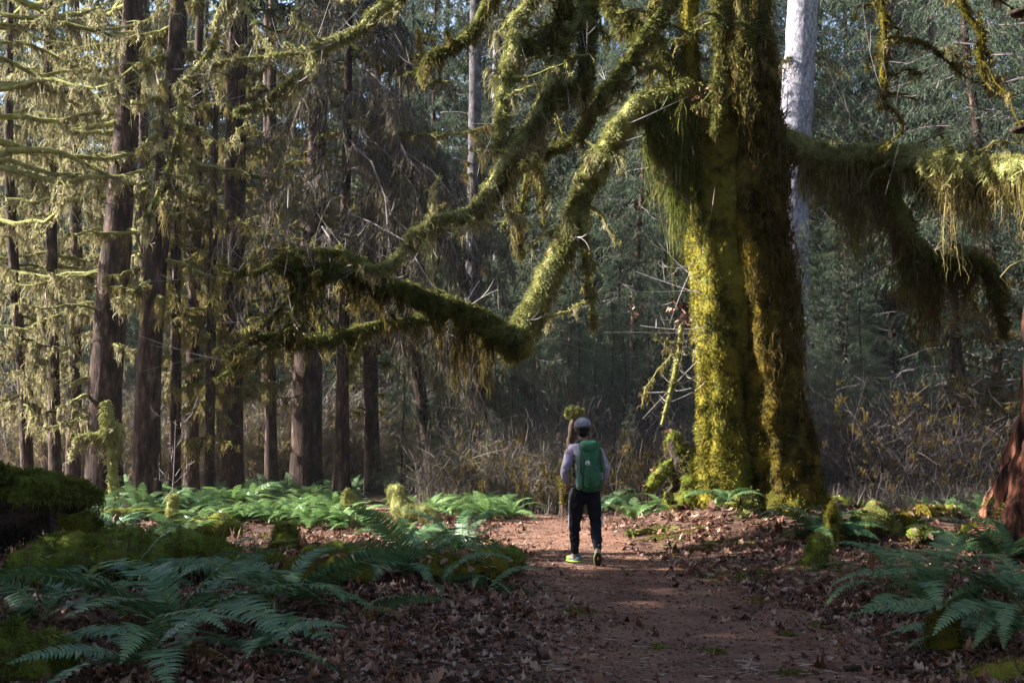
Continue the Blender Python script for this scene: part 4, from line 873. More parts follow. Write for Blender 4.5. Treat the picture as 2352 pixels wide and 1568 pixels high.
x, y, _ = GP(1215, 1155); sapling((x, y), 1.3, 'bare brown shrub with forked stems left of the hiker', 302, 10, 'straw')
x, y, _ = GP(1015, 1165); sapling((x, y), .7, 'short dead stems standing beside the arching sunlit root', 303, 8, 'straw')
x, y, _ = GP(1960, 1160); sapling((x, y), 1.2, 'fan of thin pale sticks right of the maple foot', 304, 12, 'straw')
x, y = -6.3, 20.5
def crooked():
    rng = RNG(305); t = thing('crooked_mossy_tree', (P(215, 1100, 24)[0], 24, 0), 'small crooked mossy tree with a sunlit bent arm before the stout trunk', 'tree')
    def lim(pts, nm, s):
        w = catmull(W4(pts), 20); g = Geo(); V, N = add_tube(g, w[:, :3], w[:, 3], 10, .03, fr=6); fuzz(g, V, N, 1500, rng, .07, .02, up=-.2)
        o = g.build(nm, M['moss_b'], t); g = Geo(); q = along(w, rng.random(26)); tassels(g, q[:, :3] - [0, 0, .05], rng.uniform(.15, .5, 26) * s, rng, 8, .05, .024); g.build('hanging_moss', M['veil'], o, smooth=False)
    lim([(262, 1140, 24, 12), (256, 1040, 24, 11), (250, 990, 24, 11), (248, 950, 24, 10), (238, 925, 24, 5)], 'trunk', 1)
    lim([(250, 985, 24, 8), (238, 1000, 24, 8), (205, 1000, 24, 7), (175, 1008, 24, 5), (163, 1045, 24, 3)], 'limb', 1)
    lim([(252, 960, 24, 7), (275, 1000, 24, 6), (262, 1050, 24, 4)], 'limb', 1.2)
crooked()

# ------------------------------------------------------------------ sword ferns
def frond_mesh(name, seed, arch, pairs=34, mat='fern', width=.13, droop=.35):
    rng = RNG(seed); g = Geo(); K = 16; s = np.linspace(0, 1, K)
    th = arch[0] + (arch[1] - arch[0]) * s ** 1.1; dx = np.cos(th) / (K - 1); dz = np.sin(th) / (K - 1)
    X = np.r_[0, np.cumsum(dx[:-1])]; Z = np.r_[0, np.cumsum(dz[:-1])]; Yc = .05 * np.sin(s * 2.2 + seed)
    C = np.stack([X, Yc, Z], 1); V, F, _ = tube(C, .0045 * (1.1 - .9 * s), 4); g.add(V, F, .5, 1)
    st = np.linspace(.12, .985, pairs); pos = along(C, st); tg = nrm(along(np.gradient(C, axis=0), st))
    L = width * np.clip((1 - st) * 2.1, 0, 1) ** .75 * np.clip(st * 5, .45, 1)
    up = nrm(np.cross(tg, np.array([0, 1.0, 0]))); up[up[:, 2] < 0] *= -1
    for sg in (-1, 1):
        n = pairs; l = L * rng.uniform(.88, 1.1, n); j = rng.normal(size=(n, 3)) * .06
        d = nrm(np.array([0, sg, 0]) + tg * .28 + up * .12 + j); b = .62 / pairs
        base = pos; mid = base + d * (l * .55)[:, None] + up * (-l * droop * .12)[:, None]; tip = base + d * l[:, None] + tg * (l * .10)[:, None] - up * (l * droop * .5)[:, None]
        tw = tg + up * rng.normal(size=(n, 1)) * .15
        A = base - tw * b * .62; B = base + tw * b * .62; C1 = mid - tw * b * .55; D = mid + tw * b * .55
        VV = np.stack([A, B, C1, D, tip], 1).reshape(-1, 3); i = np.arange(n)[:, None] * 5
        v = np.repeat(np.clip(.5 + rng.normal(size=n) * .2 + (seed % 3 - 1) * .2, 0, 1), 5)
        g.add(VV, np.concatenate([i + 0, i + 1, i + 3, i + 2], 1), v, 0); g.add(VV, np.concatenate([i + 2, i + 3, i + 4], 1), v, 0)
    o = g.build(name, [M[mat], M['rachis']], None, smooth=False); me = o.data; bpy.data.objects.remove(o); return me

ARCH = [(1.15, -.75), (.95, -.9), (.75, -.35), (.55, -.55), (1.3, -.2), (.35, -.45)]
FR = {m: [frond_mesh('frond', 400 + i, a, mat=m) for i, a in enumerate(ARCH)] for m in ('fern', 'fern_l')}
DEAD = [frond_mesh('frond', 430 + i, a, mat='fern_d', pairs=22, width=.09, droop=.9) for i, a in enumerate([(.6, -1.1), (.25, -.8), (.8, -1.3)])]
FRONDN = 0
def fern(x, y, size, label, n=13, seed=0, mat='fern', group=None, az=None, kinds=None, dz=0.0, fronds=None):
    rng = RNG(1000 + seed); t = thing('sword_fern', (x, y, H(x, y) + dz), label, 'fern', group)
    L = fronds or []
    if fronds is None:
        a0 = rng.uniform(0, 6.28)
        for i in range(n):
            a = a0 + i * 2.399 + rng.normal() * .2
            if az: a = az[0] + (i / (n - 1) - .5) * az[1] + rng.normal() * .12
            L.append((a, rng.uniform(.7, 1.05), int(rng.choice(kinds or [0, 1, 2, 3, 4]))))
    for (a, s, k) in L:
        dead = rng.random() < .07
        o = bpy.data.objects.new('frond', DEAD[k % 3] if dead else FR[mat][k]); COL.objects.link(o); o.parent = t
        if dead: s *= .8; o['label'] = 'withered brown frond'
        o.rotation_euler = (rng.normal() * .28, rng.normal() * .14, a); sc = s * size * 1.32; o.scale = (sc, sc * rng.uniform(.9, 1.15), sc)
    return t

def fg(u, v, size, label, **k):
    x, y, _ = GP(u, v); return fern(x, y, size, label, **k)
D_ = math.pi
fg(395, 1450, 1.2, 'great sword fern spreading its long fronds across the lower left', seed=1, fronds=[(-1.85, .85, 3), (-1.25, .80, 3), (-.75, 1.0, 3), (-.45, 1.15, 3), (-.2, 1.0, 2), (.35, .9, 1), (1.0, .8, 0), (1.75, .75, 0), (2.4, .9, 1), (2.9, 1.1, 2), (3.25, 1.2, 3), (-2.95, 1.1, 3), (-2.4, .85, 3), (.15, .75, 4)])
fg(95, 1425, .85, 'sword fern at the left edge between the low log and the moss cushion', seed=2, n=9, kinds=[2, 3, 3, 1])
fg(300, 1350, .95, 'sword fern with two long arching fronds in front of the low mossy log', seed=3, fronds=[(.25, 1.15, 0), (.05, 1.25, 1), (-.5, .8, 3), (1.2, .7, 0), (2.6, .7, 1), (3.5, .8, 3), (-1.5, .6, 3), (-2.2, .7, 3)])
fg(120, 1370, .55, 'small fern with one drooping frond against the low mossy log', seed=4, n=7, kinds=[0, 1])
fg(640, 1392, 1.0, 'sword fern left of centre with fronds drooping toward the leaves', seed=5, fronds=[(-1.3, .85, 1), (-.95, .95, 3), (-.6, 1.0, 3), (-.3, 1.2, 3), (.1, .8, 2), (.8, .7, 0), (1.6, .7, 0), (2.4, .8, 1), (3.0, 1.0, 2), (3.6, .9, 3), (-2.1, .8, 3), (-2.6, .7, 1)])
fg(590, 1345, .8, 'smaller fern behind the drooping one left of centre', seed=6, n=9, kinds=[1, 2, 3])
fg(945, 1330, .95, 'sword fern in the centre in front of the path bend', seed=7, n=13, kinds=[0, 1, 2, 4])
fg(1010, 1350, .7, 'fern draped over the dark rotting log beside the path', seed=8, fronds=[(-.5, 1.1, 1), (-.1, 1.0, 0), (.6, .8, 1), (-1.6, .7, 3), (2.7, .8, 2), (1.6, .6, 0)])
fg(1060, 1275, .9, 'fern leaning over the left border of the path', seed=9, n=13, kinds=[0, 1, 2, 4])
fg(930, 1260, .85, 'fern in half shade below the arching sunlit root', seed=10, n=12)
fg(1115, 1360, .6, 'small fern beside the small mossed log end at the path', seed=11, n=7, kinds=[1, 3])
fg(310, 1262, .85, 'dusty blue fern right of the dark roots of the raised log', seed=12, n=13)
fg(245, 1235, .75, 'blue-grey fern in the gap under the raised log', seed=13, n=12)
fg(405, 1240, .7, 'fern at the foot of the pale bare sapling', seed=14, n=11)
fg(60, 1250, .7, 'shaded fern beneath the raised log at the left edge', seed=15, n=11)
fg(480, 1300, .7, 'low fern among leaves between the humped roots and the great fern', seed=16, n=8, kinds=[2, 3])
fg(330, 1530, .85, 'fern with long fronds hanging toward the bottom edge right of the moss cushion', seed=18, fronds=[(-1.9, 1.0, 3), (-1.5, .9, 1), (-1.15, 1.05, 3), (-.75, .95, 1), (-.35, 1.0, 3), (.3, .7, 1), (-2.4, .8, 3), (2.7, .7, 1)])
fg(590, 1500, .7, 'flat fern low over the leaves at the bottom left of centre', seed=19, n=8, kinds=[3, 3, 5])
fg(820, 1420, .6, 'fern reaching out flat over the fallen leaves left of the path', seed=17, fronds=[(-.2, 1.0, 3), (-.5, .9, 3), (.1, .7, 1), (2.8, .6, 3)])
# right side
x, y, _ = GP(1880, 1235)
fern(x, y, .88, 'large fern with down-curved fronds against the right foot of the maple', seed=20, n=15, kinds=[0, 1, 1, 3])
fg(1935, 1235, .7, 'smaller fern right of the down-curved one by the maple foot', seed=21, n=10)
fg(1668, 1215, .6, 'fern sprouting from the leafy roots between the maple stems', seed=22, n=9, dz=.1, kinds=[0, 1])
fg(2080, 1375, .85, 'sword fern right of the path behind the leafy bank', seed=23, fronds=[(2.9, 1.1, 1), (2.5, .9, 0), (3.4, .9, 1), (-2.4, .7, 3), (.3, .8, 1), (1.2, .7, 0), (1.9, .8, 4), (-1.7, .6, 3), (-.6, .6, 1)])
fg(2150, 1400, 1.0, 'tall fern standing upright at the right with one frond hanging down', seed=24, fronds=[(1.6, .95, 4), (1.2, .8, 4), (2.3, .8, 0), (-1.9, .9, 1), (.4, .8, 0), (3.0, .8, 1), (-.3, .7, 1)])
fg(2350, 1400, 1.15, 'big blue-green fern spreading from the right edge', seed=25, fronds=[(3.1, 1.05, 2), (2.8, .95, 1), (3.35, 1.0, 3), (3.6, .9, 3), (-2.4, .8, 3), (2.3, .8, 0), (1.6, .8, 0), (.5, .9, 1), (-1.6, .7, 3), (-.8, .9, 3), (0, 1, 2)])
fg(2330, 1478, .95, 'fern drooping over the leaves below the big blue-green one', seed=26, n=13, az=(-2.7, 2.2), kinds=[1, 3, 3])
fg(2300, 1290, .95, 'fern below the flare of the red trunk', seed=27, n=14)
fg(2210, 1275, .7, 'fern left of the one below the red trunk flare', seed=28, n=10, kinds=[0, 1])
fg(2352, 1262, .8, 'fern at the right edge directly against the red trunk', seed=29, n=12)
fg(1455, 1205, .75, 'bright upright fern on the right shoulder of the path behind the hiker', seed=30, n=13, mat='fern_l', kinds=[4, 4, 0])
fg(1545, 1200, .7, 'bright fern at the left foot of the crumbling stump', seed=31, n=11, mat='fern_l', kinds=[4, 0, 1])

# fern patches: shaded belt behind, sunlit patch, ferns round the path end; each fern is a copy with its fronds
r_ = RNG(9); PATCH = []
def belt(spots, size, label, group, mat, seed):
    protos = [fern(0, 0, size, label, n=14, seed=seed + i, mat=mat, group=group, kinds=[0, 1, 2, 4]) for i in range(3)]
    for i, (x, y) in enumerate(spots):
        o = protos[i] if i < 3 else copy_tree(protos[i % 3])
        s = r_.uniform(.75, 1.15); o.location = (x, y, H(x, y)); o.rotation_euler = (0, 0, r_.uniform(0, 6.28)); o.scale = (s, s, s)
sp = []
for i in range(38):
    x, y, _ = GP(r_.uniform(420, 830), r_.uniform(1150, 1218)); sp.append((x, y))
for i in range(20):
    x, y, _ = GP(r_.uniform(940, 1175), r_.uniform(1155, 1205)); sp.append((x, y))
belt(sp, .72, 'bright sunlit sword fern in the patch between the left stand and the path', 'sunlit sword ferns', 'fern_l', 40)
sp = []
for i in range(46):
    u = r_.uniform(440, 1200); x, y, _ = GP(u, r_.uniform(1118, 1150)); sp.append((x, y))
for i in range(14):
    x, y, _ = GP(r_.uniform(200, 520), r_.uniform(1130, 1190)); sp.append((x, y))
belt(sp, .85, 'dark green sword fern in the shaded belt at the foot of the tree stand', 'shaded sword ferns', 'fern', 50)
sp = []
for i in range(24):
    x, y, _ = GP(r_.uniform(1175, 1560), r_.uniform(1145, 1182)); sp.append((x, y))
belt(sp, .75, 'blue-green sword fern massed behind the end of the visible path', 'sword ferns behind the path end', 'fern', 60)
sp = []
for i in range(16):
    x, y, _ = GP(r_.uniform(2060, 2300), r_.uniform(1135, 1190)); sp.append((x, y))
belt(sp, .6, 'low fern in the glade between the debris pile and the red trunk', 'ferns in the right glade', 'fern', 70)

# ------------------------------------------------------------------ brush
def brush_geo(rng, n, Ht, spread, thick=.014, sub=5, lean=.5):
    g = Geo(); a = rng.uniform(0, 6.28, n); b = np.stack([np.cos(a), np.sin(a)], 1) * rng.uniform(0, spread, n)[:, None]
    s = np.linspace(0, 1, 7); L = Ht * rng.uniform(.4, 1.1, n); K = 7
    d = rng.normal(size=(n, 2)) * lean; bend = rng.normal(size=(n, 2)) * lean
    PP = np.zeros((n, K, 3)); PP[..., :2] = b[:, None] + d[:, None] * (L[:, None] * s)[..., None] * .6 + bend[:, None] * (L[:, None] * s ** 2)[..., None] * .6
    PP[..., 2] = L[:, None] * (s - .25 * s ** 2 * rng.random((n, 1)))
    PP += rng.normal(size=PP.shape) * .02 * Ht
    ribbons(g, PP, thick * (1.2 - .8 * s)[None] * rng.uniform(.6, 1.3, n)[:, None], rng)
    m = n * sub; ii = rng.integers(0, n, m); st = rng.uniform(.2, 1, m); p, t = pick(PP, ii, st)
    dd = nrm(t * .6 + rng.normal(size=(m, 3)) * .7 + np.array([0, 0, .1])); l2 = L[ii] * rng.uniform(.1, .4, m); s4 = np.linspace(0, 1, 4)
    QQ = p[:, None] + dd[:, None] * (l2[:, None] * s4)[..., None] + rng.normal(size=(m, 1, 3)) * (l2[:, None] * s4 ** 2)[..., None] * .25
    ribbons(g, QQ, thick * .65 * (1.1 - .7 * s4)[None] * np.ones((m, 1)), rng)
    m2 = m * 2; ii = rng.integers(0, m, m2); p, t = pick(QQ, ii, rng.random(m2)); blades(g, p, nrm(t + rng.normal(size=(m2, 3)) * .9), rng.uniform(.05, .22, m2) * Ht * .5, thick * .5, rng, -.2)
    return g, PP, QQ

def brush(name, seed, label, group, mat, n, Ht, spread, moss=0, **k):
    rng = RNG(seed); t = thing(name, (0, 0, 0), label, 'shrub', group); g, PP, QQ = brush_geo(rng, n, Ht, spread, **k); g.build('stems', M[mat], t, smooth=False)
    if moss:
        d = Geo(); ii = rng.integers(0, len(PP), moss); p, _ = pick(PP, ii, rng.uniform(.3, 1, moss)); tassels(d, p, rng.uniform(.1, .4, moss), rng, 7, .04, .02, 4); d.build('hanging_moss', M['drape' if seed == 503 else 'rust'], t, smooth=False)
    return t
def spread_out(proto, spots):
    for i, (x, y, s) in enumerate(spots):
        o = proto if i == 0 else copy_tree(proto); o.location = (x, y, H(x, y) - .05); o.rotation_euler = (0, 0, r_.uniform(0, 6.28)); o.scale = (s, s, s * r_.uniform(.85, 1.2))
def zone(n, u0, u1, y0, y1, s0=.8, s1=1.25):
    out = []
    for _ in range(n):
        y = r_.uniform(y0, y1); out.append(((r_.uniform(u0, u1) - CU) / FPX * y, y, r_.uniform(s0, s1)))
    return out
spread_out(brush('bare_thicket', 501, 'tangled grey-purple bare shrub in the thicket between the hiker and the maple', 'bare shrubs of the middle thicket', 'thicket', 60, 3.2, .7, thick=.013, sub=8), zone(20, 1150, 1640, 28, 40))
spread_out(brush('bare_thicket', 502, 'brown leafless shrub at the edge of the wood beyond the path end', 'brown shrubs beyond the path', 'brush', 80, 1.8, .6, thick=.012, sub=7), zone(17, 960, 1640, 26, 34))
spread_out(brush('mossy_thicket', 503, 'yellowish mossy bush glowing between the trunks of the left stand', 'mossy bushes behind the left stand', 'brush', 60, 3.0, .7, moss=170, thick=.026), zone(34, 30, 1000, 38, 48, .9, 1.5))
spread_out(brush('mossy_thicket', 506, 'low mossy bush with green-hung stems beyond the end of the path', 'mossy bushes beyond the path', 'brush', 46, 1.6, .6, moss=70, thick=.014), zone(20, 960, 1600, 25, 33))
spread_out(brush('mossy_thicket', 504, 'mossy tangled vine shrub in the shade right of the maple', 'mossy shrubs right of the maple', 'thicket', 40, 2.9, .6, moss=70, thick=.015), zone(14, 1860, 2330, 26, 36))
spread_out(brush('bare_thicket', 505, 'grey bare shrub in the dark wood right of the maple', 'bare shrubs right of the maple', 'thicket', 60, 2.4, .7, thick=.012, sub=8), zone(18, 1860, 2352, 27, 38))
# dry stems in the right glade: nobody could count them
def dry_stems():
    rng = RNG(510); g = Geo(); n = 3800; y = rng.uniform(25, 34, n); u = rng.uniform(1840, 2420, n); x = (u - CU) / FPX * y
    n2 = 1500; y2 = rng.uniform(24.5, 30, n2); u2 = rng.uniform(960, 1640, n2); x = np.r_[x, (u2 - CU) / FPX * y2]; y = np.r_[y, y2]; n += n2
    L = rng.uniform(.25, .95, n) * (.6 + .5 * np.abs(vnoise(np.stack([x * .8, y * .8, x * 0], 1)))); s = np.array([0, .5, 1]); d = rng.normal(size=(n, 2)) * .25
    PP = np.zeros((n, 3, 3)); PP[..., 0] = x[:, None] + d[:, :1] * L[:, None] * s; PP[..., 1] = y[:, None] + d[:, 1:] * L[:, None] * s; PP[..., 2] = height(x, y)[:, None] + L[:, None] * s * (1 - .15 * s)
    ribbons(g, PP, np.array([.014, .012, .004])[None] * np.ones((n, 1)), rng)
    i = rng.integers(0, n, n * 2); p, t = pick(PP, i, rng.uniform(.3, 1, n * 2)); blades(g, p, nrm(t + rng.normal(size=(n * 2, 3)) * .6), rng.uniform(.06, .2, n * 2), .009, rng)
    return tag(g.build('dry_grass', M['brush'], None, smooth=False), 'greyish dry grass and stems filling the glade at the wood edge', 'grass', kind='stuff')
dry_stems()

# ------------------------------------------------------------------ fallen leaves, moss and crumbs on the ground
LEAF = np.array([(0, -.36), (.12, -.26), (.34, -.28), (.36, -.06), (.50, .10), (.34, .20), (.32, .36), (.17, .36), (0, .52), (-.16, .36), (-.30, .38), (-.33, .20), (-.50, .10), (-.36, -.06), (-.34, -.27), (-.12, -.26)])
def leaf_litter():
    rng = RNG(601); g = Geo(); m = len(LEAF)
    def lay(n, y0, y1, s0, s1, tilt, keep=0.0, side=None, xr=.55):
        y = y0 + (y1 - y0) * rng.random(n) ** 1.15; x = rng.uniform(-xr, xr, n) * y * 1.02
        pl = np.interp(y, PATH_Y, PATH_L); pr = np.interp(y, PATH_Y, PATH_R); ind = np.minimum(x - pl, pr - x)
        ind = ind + .22 * fbm(np.stack([x * 1.5, y * 1.5, x * 0], 1), 2)
        pr_ = np.where(ind < 0, 1, np.exp(-np.maximum(ind, 0) / .28) * .75 + keep)
        dn = .45 + .9 * np.clip(.5 + fbm(np.stack([x * .55, y * .55, x * 0 + 4], 1), 2), 0, 1)
        k = (rng.random(n) < pr_ * dn); x, y = x[k], y[k]; n = len(x)
        a = rng.uniform(0, 6.28, n); sz = rng.uniform(s0, s1, n) * rng.choice([.55, 1, 1], n); T = LEAF[None] * sz[:, None, None]
        T = T * rng.uniform(.7, 1.1, (n, 1, 2))
        cz = rng.normal(size=n) * .35 / s1; cz2 = rng.normal(size=n) * .35 / s1
        z = cz[:, None] * T[..., 0] ** 2 * 6 + cz2[:, None] * T[..., 1] ** 2 * 6 + rng.normal(size=(n, m)) * .006
        X = T[..., 0]; Y = T[..., 1]
        t1 = rng.normal(size=n)[:, None] * tilt; t2 = rng.normal(size=n)[:, None] * tilt; z = z + X * t1 + Y * t2
        X2 = X * np.cos(a)[:, None] - Y * np.sin(a)[:, None]; Y2 = X * np.sin(a)[:, None] + Y * np.cos(a)[:, None]
        zb = height(x, y) + rng.uniform(.012, .04, n)
        V = np.stack([X2 + x[:, None], Y2 + y[:, None], np.maximum(z + zb[:, None], (zb - .035)[:, None])], -1)
        c = np.stack([x, y, zb + .004], -1)[:, None]; V = np.concatenate([V, c], 1).reshape(-1, 3)
        i = np.arange(n)[:, None] * (m + 1); j = np.arange(m)[None]; F = np.stack([i + j, i + (j + 1) % m, i + m + 0 * j], -1).reshape(-1, 3)
        g.add(V, F, np.repeat(rng.random(n) ** 1.3, m + 1))
    lay(20000, 5.6, 11.5, .04, .105, .28)
    lay(14000, 10, 17, .05, .13, .3)
    lay(10000, 15, 26, .07, .16, .35)
    lay(260, 6, 22, .04, .10, .3, keep=.6, xr=.3)
    return tag(g.build('fallen_leaves', M['leaf'], None, smooth=False), 'brown fallen maple leaves covering the forest floor', 'leaves', kind='stuff')
leaf_litter()

def crumbs():
    rng = RNG(602); g = Geo(); n = 26000; y = 5.8 + 18 * rng.random(n) ** 1.5; x = rng.uniform(-1.2, 3.4, n)
    pl = np.interp(y, PATH_Y, PATH_L); pr = np.interp(y, PATH_Y, PATH_R); k = (x > pl - .2) & (x < pr + .25); x, y = x[k], y[k]; n = len(x)
    a = rng.uniform(0, 6.28, n); d = np.stack([np.cos(a), np.sin(a), rng.normal(size=n) * .12], 1); p = np.stack([x, y, height(x, y) + .021], 1)
    blades(g, p, d, rng.uniform(.012, .035, n), rng.uniform(.006, .016, n), rng, 0, None, 0, )
    return tag(g.build('path_litter', M['chips'], None, smooth=False), 'dark crumbs of bark and leaf trodden into the path', 'litter', kind='stuff')
crumbs()
def needles():
    rng = RNG(603); g = Geo(); n = 10000; y = 5.8 + 17 * rng.random(n) ** 1.4; x = rng.uniform(-1.0, 4.2, n)
    dn = fbm(np.stack([x * .8, y * .8, x * 0 + 9], 1), 2); k = (rng.random(n) < .35 + dn); x, y = x[k], y[k]; n = len(x)
    a = rng.normal(0, .9, n) + rng.choice([0, math.pi], n); L = rng.uniform(.03, .14, n); d = np.stack([np.cos(a), np.sin(a), rng.normal(size=n) * .04], 1)
    p = np.stack([x, y, height(x, y) + .026], 1); side = nrm(np.stack([-d[:, 1], d[:, 0], rng.normal(size=n) * .3 + .3], 1)); s = np.array([0, .5, 1]); PP = p[:, None] + d[:, None] * (L[:, None] * s)[..., None]
    ribbons(g, PP, rng.uniform(.004, .0075, n)[:, None] * np.array([1, 1, .5])[None], rng, None, 0, side)
    return tag(g.build('dry_needles', M['needle'], None, smooth=False), 'pale dry needles scattered over the path', 'needles', kind='stuff')
needles()

def moss_carpet():
    rng = RNG(604); g = Geo()
    def patch(u, v, ru, rv, n, h=.035):
        x0, y0, _ = GP(u, v); x1, _, _ = GP(u + ru, v); _, y1, _ = GP(u, v - rv); rx = abs(x1 - x0); ry = abs(y1 - y0)
        a = rng.uniform(0, 6.28, n); r = np.sqrt(rng.random(n)); q = np.stack([np.cos(a) * r, np.sin(a) * r], 1)
        x = x0 + q[:, 0] * rx; y = y0 + q[:, 1] * ry; k = fbm(np.stack([x * 2.4, y * 2.4, x * 0 + 2], 1), 3) * 1.3 + .30 - .9 * r > -.32; x, y, r = x[k], y[k], r[k]; m = len(x)
        d = nrm(rng.normal(size=(m, 3)) * .6 + np.array([0, 0, .9])); blades(g, np.stack([x, y, height(x, y) + .005 + .02 * (1 - r)], 1), d, rng.uniform(.4, 1.3, m) * h * (1.3 - .7 * r), .008, rng, .5)
    for a in [(1680, 1325, 130, 26, 9000), (1900, 1300, 110, 26, 5000), (1890, 1441, 34, 10, 1400), (1808, 1462, 30, 8, 1200), (1512, 1490, 22, 8, 800), (1640, 1500, 40, 9, 900), (1330, 1410, 60, 16, 1800), (2010, 1295, 130, 22, 5000),
              (1220, 1290, 90, 12, 2600), (1130, 1245, 60, 10, 2000), (640, 1240, 120, 18, 6000), (460, 1235, 130, 20, 6000), (250, 1290, 200, 22, 6000), (860, 1225, 120, 14, 4000), (1560, 1225, 110, 12, 6000), (1660, 1250, 90, 12, 3500),
              (740, 1330, 120, 16, 3500), (330, 1400, 200, 26, 4000), (2250, 1540, 110, 18, 4000), (1740, 1380, 60, 12, 1200), (1820, 1550, 60, 10, 700), (960, 1200, 120, 12, 4000), (560, 1300, 150, 16, 3000), (1500, 1240, 120, 8, 1600)]: patch(*a)
    return tag(g.build('ground_moss', M['patch'], None, smooth=False), 'olive moss patches creeping over path edge and forest floor', 'moss', kind='stuff')
moss_carpet()

def sticks():
    rng = RNG(605)
    labs = ['dark fallen stick lying across the leaves at the lower right', 'black branch scrap on the leaves above the lower right moss', 'dark stick on the path in front of the maple roots', 'thin bare stick leaning in the leaves left of the path', 'brown stick half buried beside the moss tufts']
    for k, (u, v, a, L, r) in enumerate([(2230, 1500, .1, .8, .014), (2060, 1545, .05, .7, .02), (1690, 1285, .1, .5, .022), (1080, 1420, .4, .6, .012), (1980, 1412, .1, .5, .028)]):
        x, y, _ = GP(u, v); q = np.stack([x + np.cos(a) * L * (np.linspace(-.5, .5, 7)), y + np.sin(a) * L * np.linspace(-.5, .5, 7), np.zeros(7)], 1); q[:, :2] += rng.normal(size=(7, 2)) * .015; q[:, 2] = height(q[:, 0], q[:, 1]) + .035
        g = Geo(); add_tube(g, q, r * np.linspace(1, .5, 7), 7, .006, fr=20); tag(g.build('stick', M['wood'], None), labs[k], 'stick', 'fallen sticks')
sticks()

# ------------------------------------------------------------------ the hiker
def solid(name, col, rough=.8, spec=.3, c2=None, scale=30):
    c2 = c2 or tuple(c * .8 for c in col); return ramp_mat(name, [c2, col], scale, rough, 0, .25, scale * 4, 0.0, spec=spec)
HM = dict(skin=solid('skin', (.42, .24, .17), .6), shirt=solid('lavender_shirt', (.47, .41, .55), .9, .2, (.36, .31, .43), 9), pants=solid('black_trousers', (.010, .011, .020), .8, .2), hair=solid('black_hair', (.008, .007, .007), .5),
          cap=solid('grey_cap', (.32, .32, .38), .95, .1, (.20, .20, .25), 14), stripe=solid('white_stripe', (.62, .62, .70), .7), pack=solid('green_pack', (.045, .165, .085), .6, .35, (.018, .085, .042), 12),
          pack_l=solid('pale_green_pocket', (.16, .29, .22), .7, .3, (.10, .19, .15), 12), strap=solid('strap', (.03, .045, .05), .7), white=solid('white_badge', (.80, .82, .85), .5), grey=solid('lavender_tag', (.42, .38, .50), .7),
          shoe=solid('blue_grey_shoe', (.10, .15, .22), .6), lime=solid('lime_rubber', (.26, .36, .05), .6), sole=solid('dark_sole', (.015, .015, .015), .8))

def skin_mesh(name, verts, edges, mat, parent, root=0, sub=2, post=None):
    me = bpy.data.meshes.new(name); me.from_pydata([v[:3] for v in verts], edges, []); o = bpy.data.objects.new(name, me); COL.objects.link(o)
    sk = o.modifiers.new('s', 'SKIN'); sk.use_smooth_shade = True
    for i, v in enumerate(verts):
        d = me.skin_vertices[0].data[i]; r = v[3]; d.radius = (r[0], r[1]) if isinstance(r, tuple) else (r, r); d.use_root = (i == root)
    sb = o.modifiers.new('u', 'SUBSURF'); sb.levels = sub; sb.render_levels = sub
    dg = bpy.context.evaluated_depsgraph_get(); dg.update(); m2 = bpy.data.meshes.new_from_object(o.evaluated_get(dg)); bpy.data.objects.remove(o)
    m2.name = name; m2.materials.clear(); m2.materials.append(mat)
    if post: post(m2)
    at = m2.attributes.new('var', 'FLOAT', 'POINT')
    for p in m2.polygons: p.use_smooth = True
    ob = bpy.data.objects.new(name, m2); COL.objects.link(ob); ob.parent = parent; ORG[ob.name] = ORG[parent.name]; return ob

def ellip(g, c, r, seg=20, rings=12, rot=None, mod=None, mat=0, var=.5):
    th = np.linspace(0, math.pi, rings + 1); ph = np.linspace(0, 2 * math.pi, seg, endpoint=False)
    D = np.stack([np.sin(th)[:, None] * np.cos(ph), np.sin(th)[:, None] * np.sin(ph), np.repeat(np.cos(th)[:, None], seg, 1)], -1).reshape(-1, 3)
    V = D * np.array(r)
    if mod is not None: V = mod(V, D)
    if rot is not None: V = V @ np.array(rot.to_3x3()).T
    V = V + np.array(c); i = np.arange(rings)[:, None] * seg; j = np.arange(seg)[None]; j2 = (j + 1) % seg
    g.add(V, np.stack([i + j, i + seg + j, i + seg + j2, i + j2], -1).reshape(-1, 4), var, mat); return V

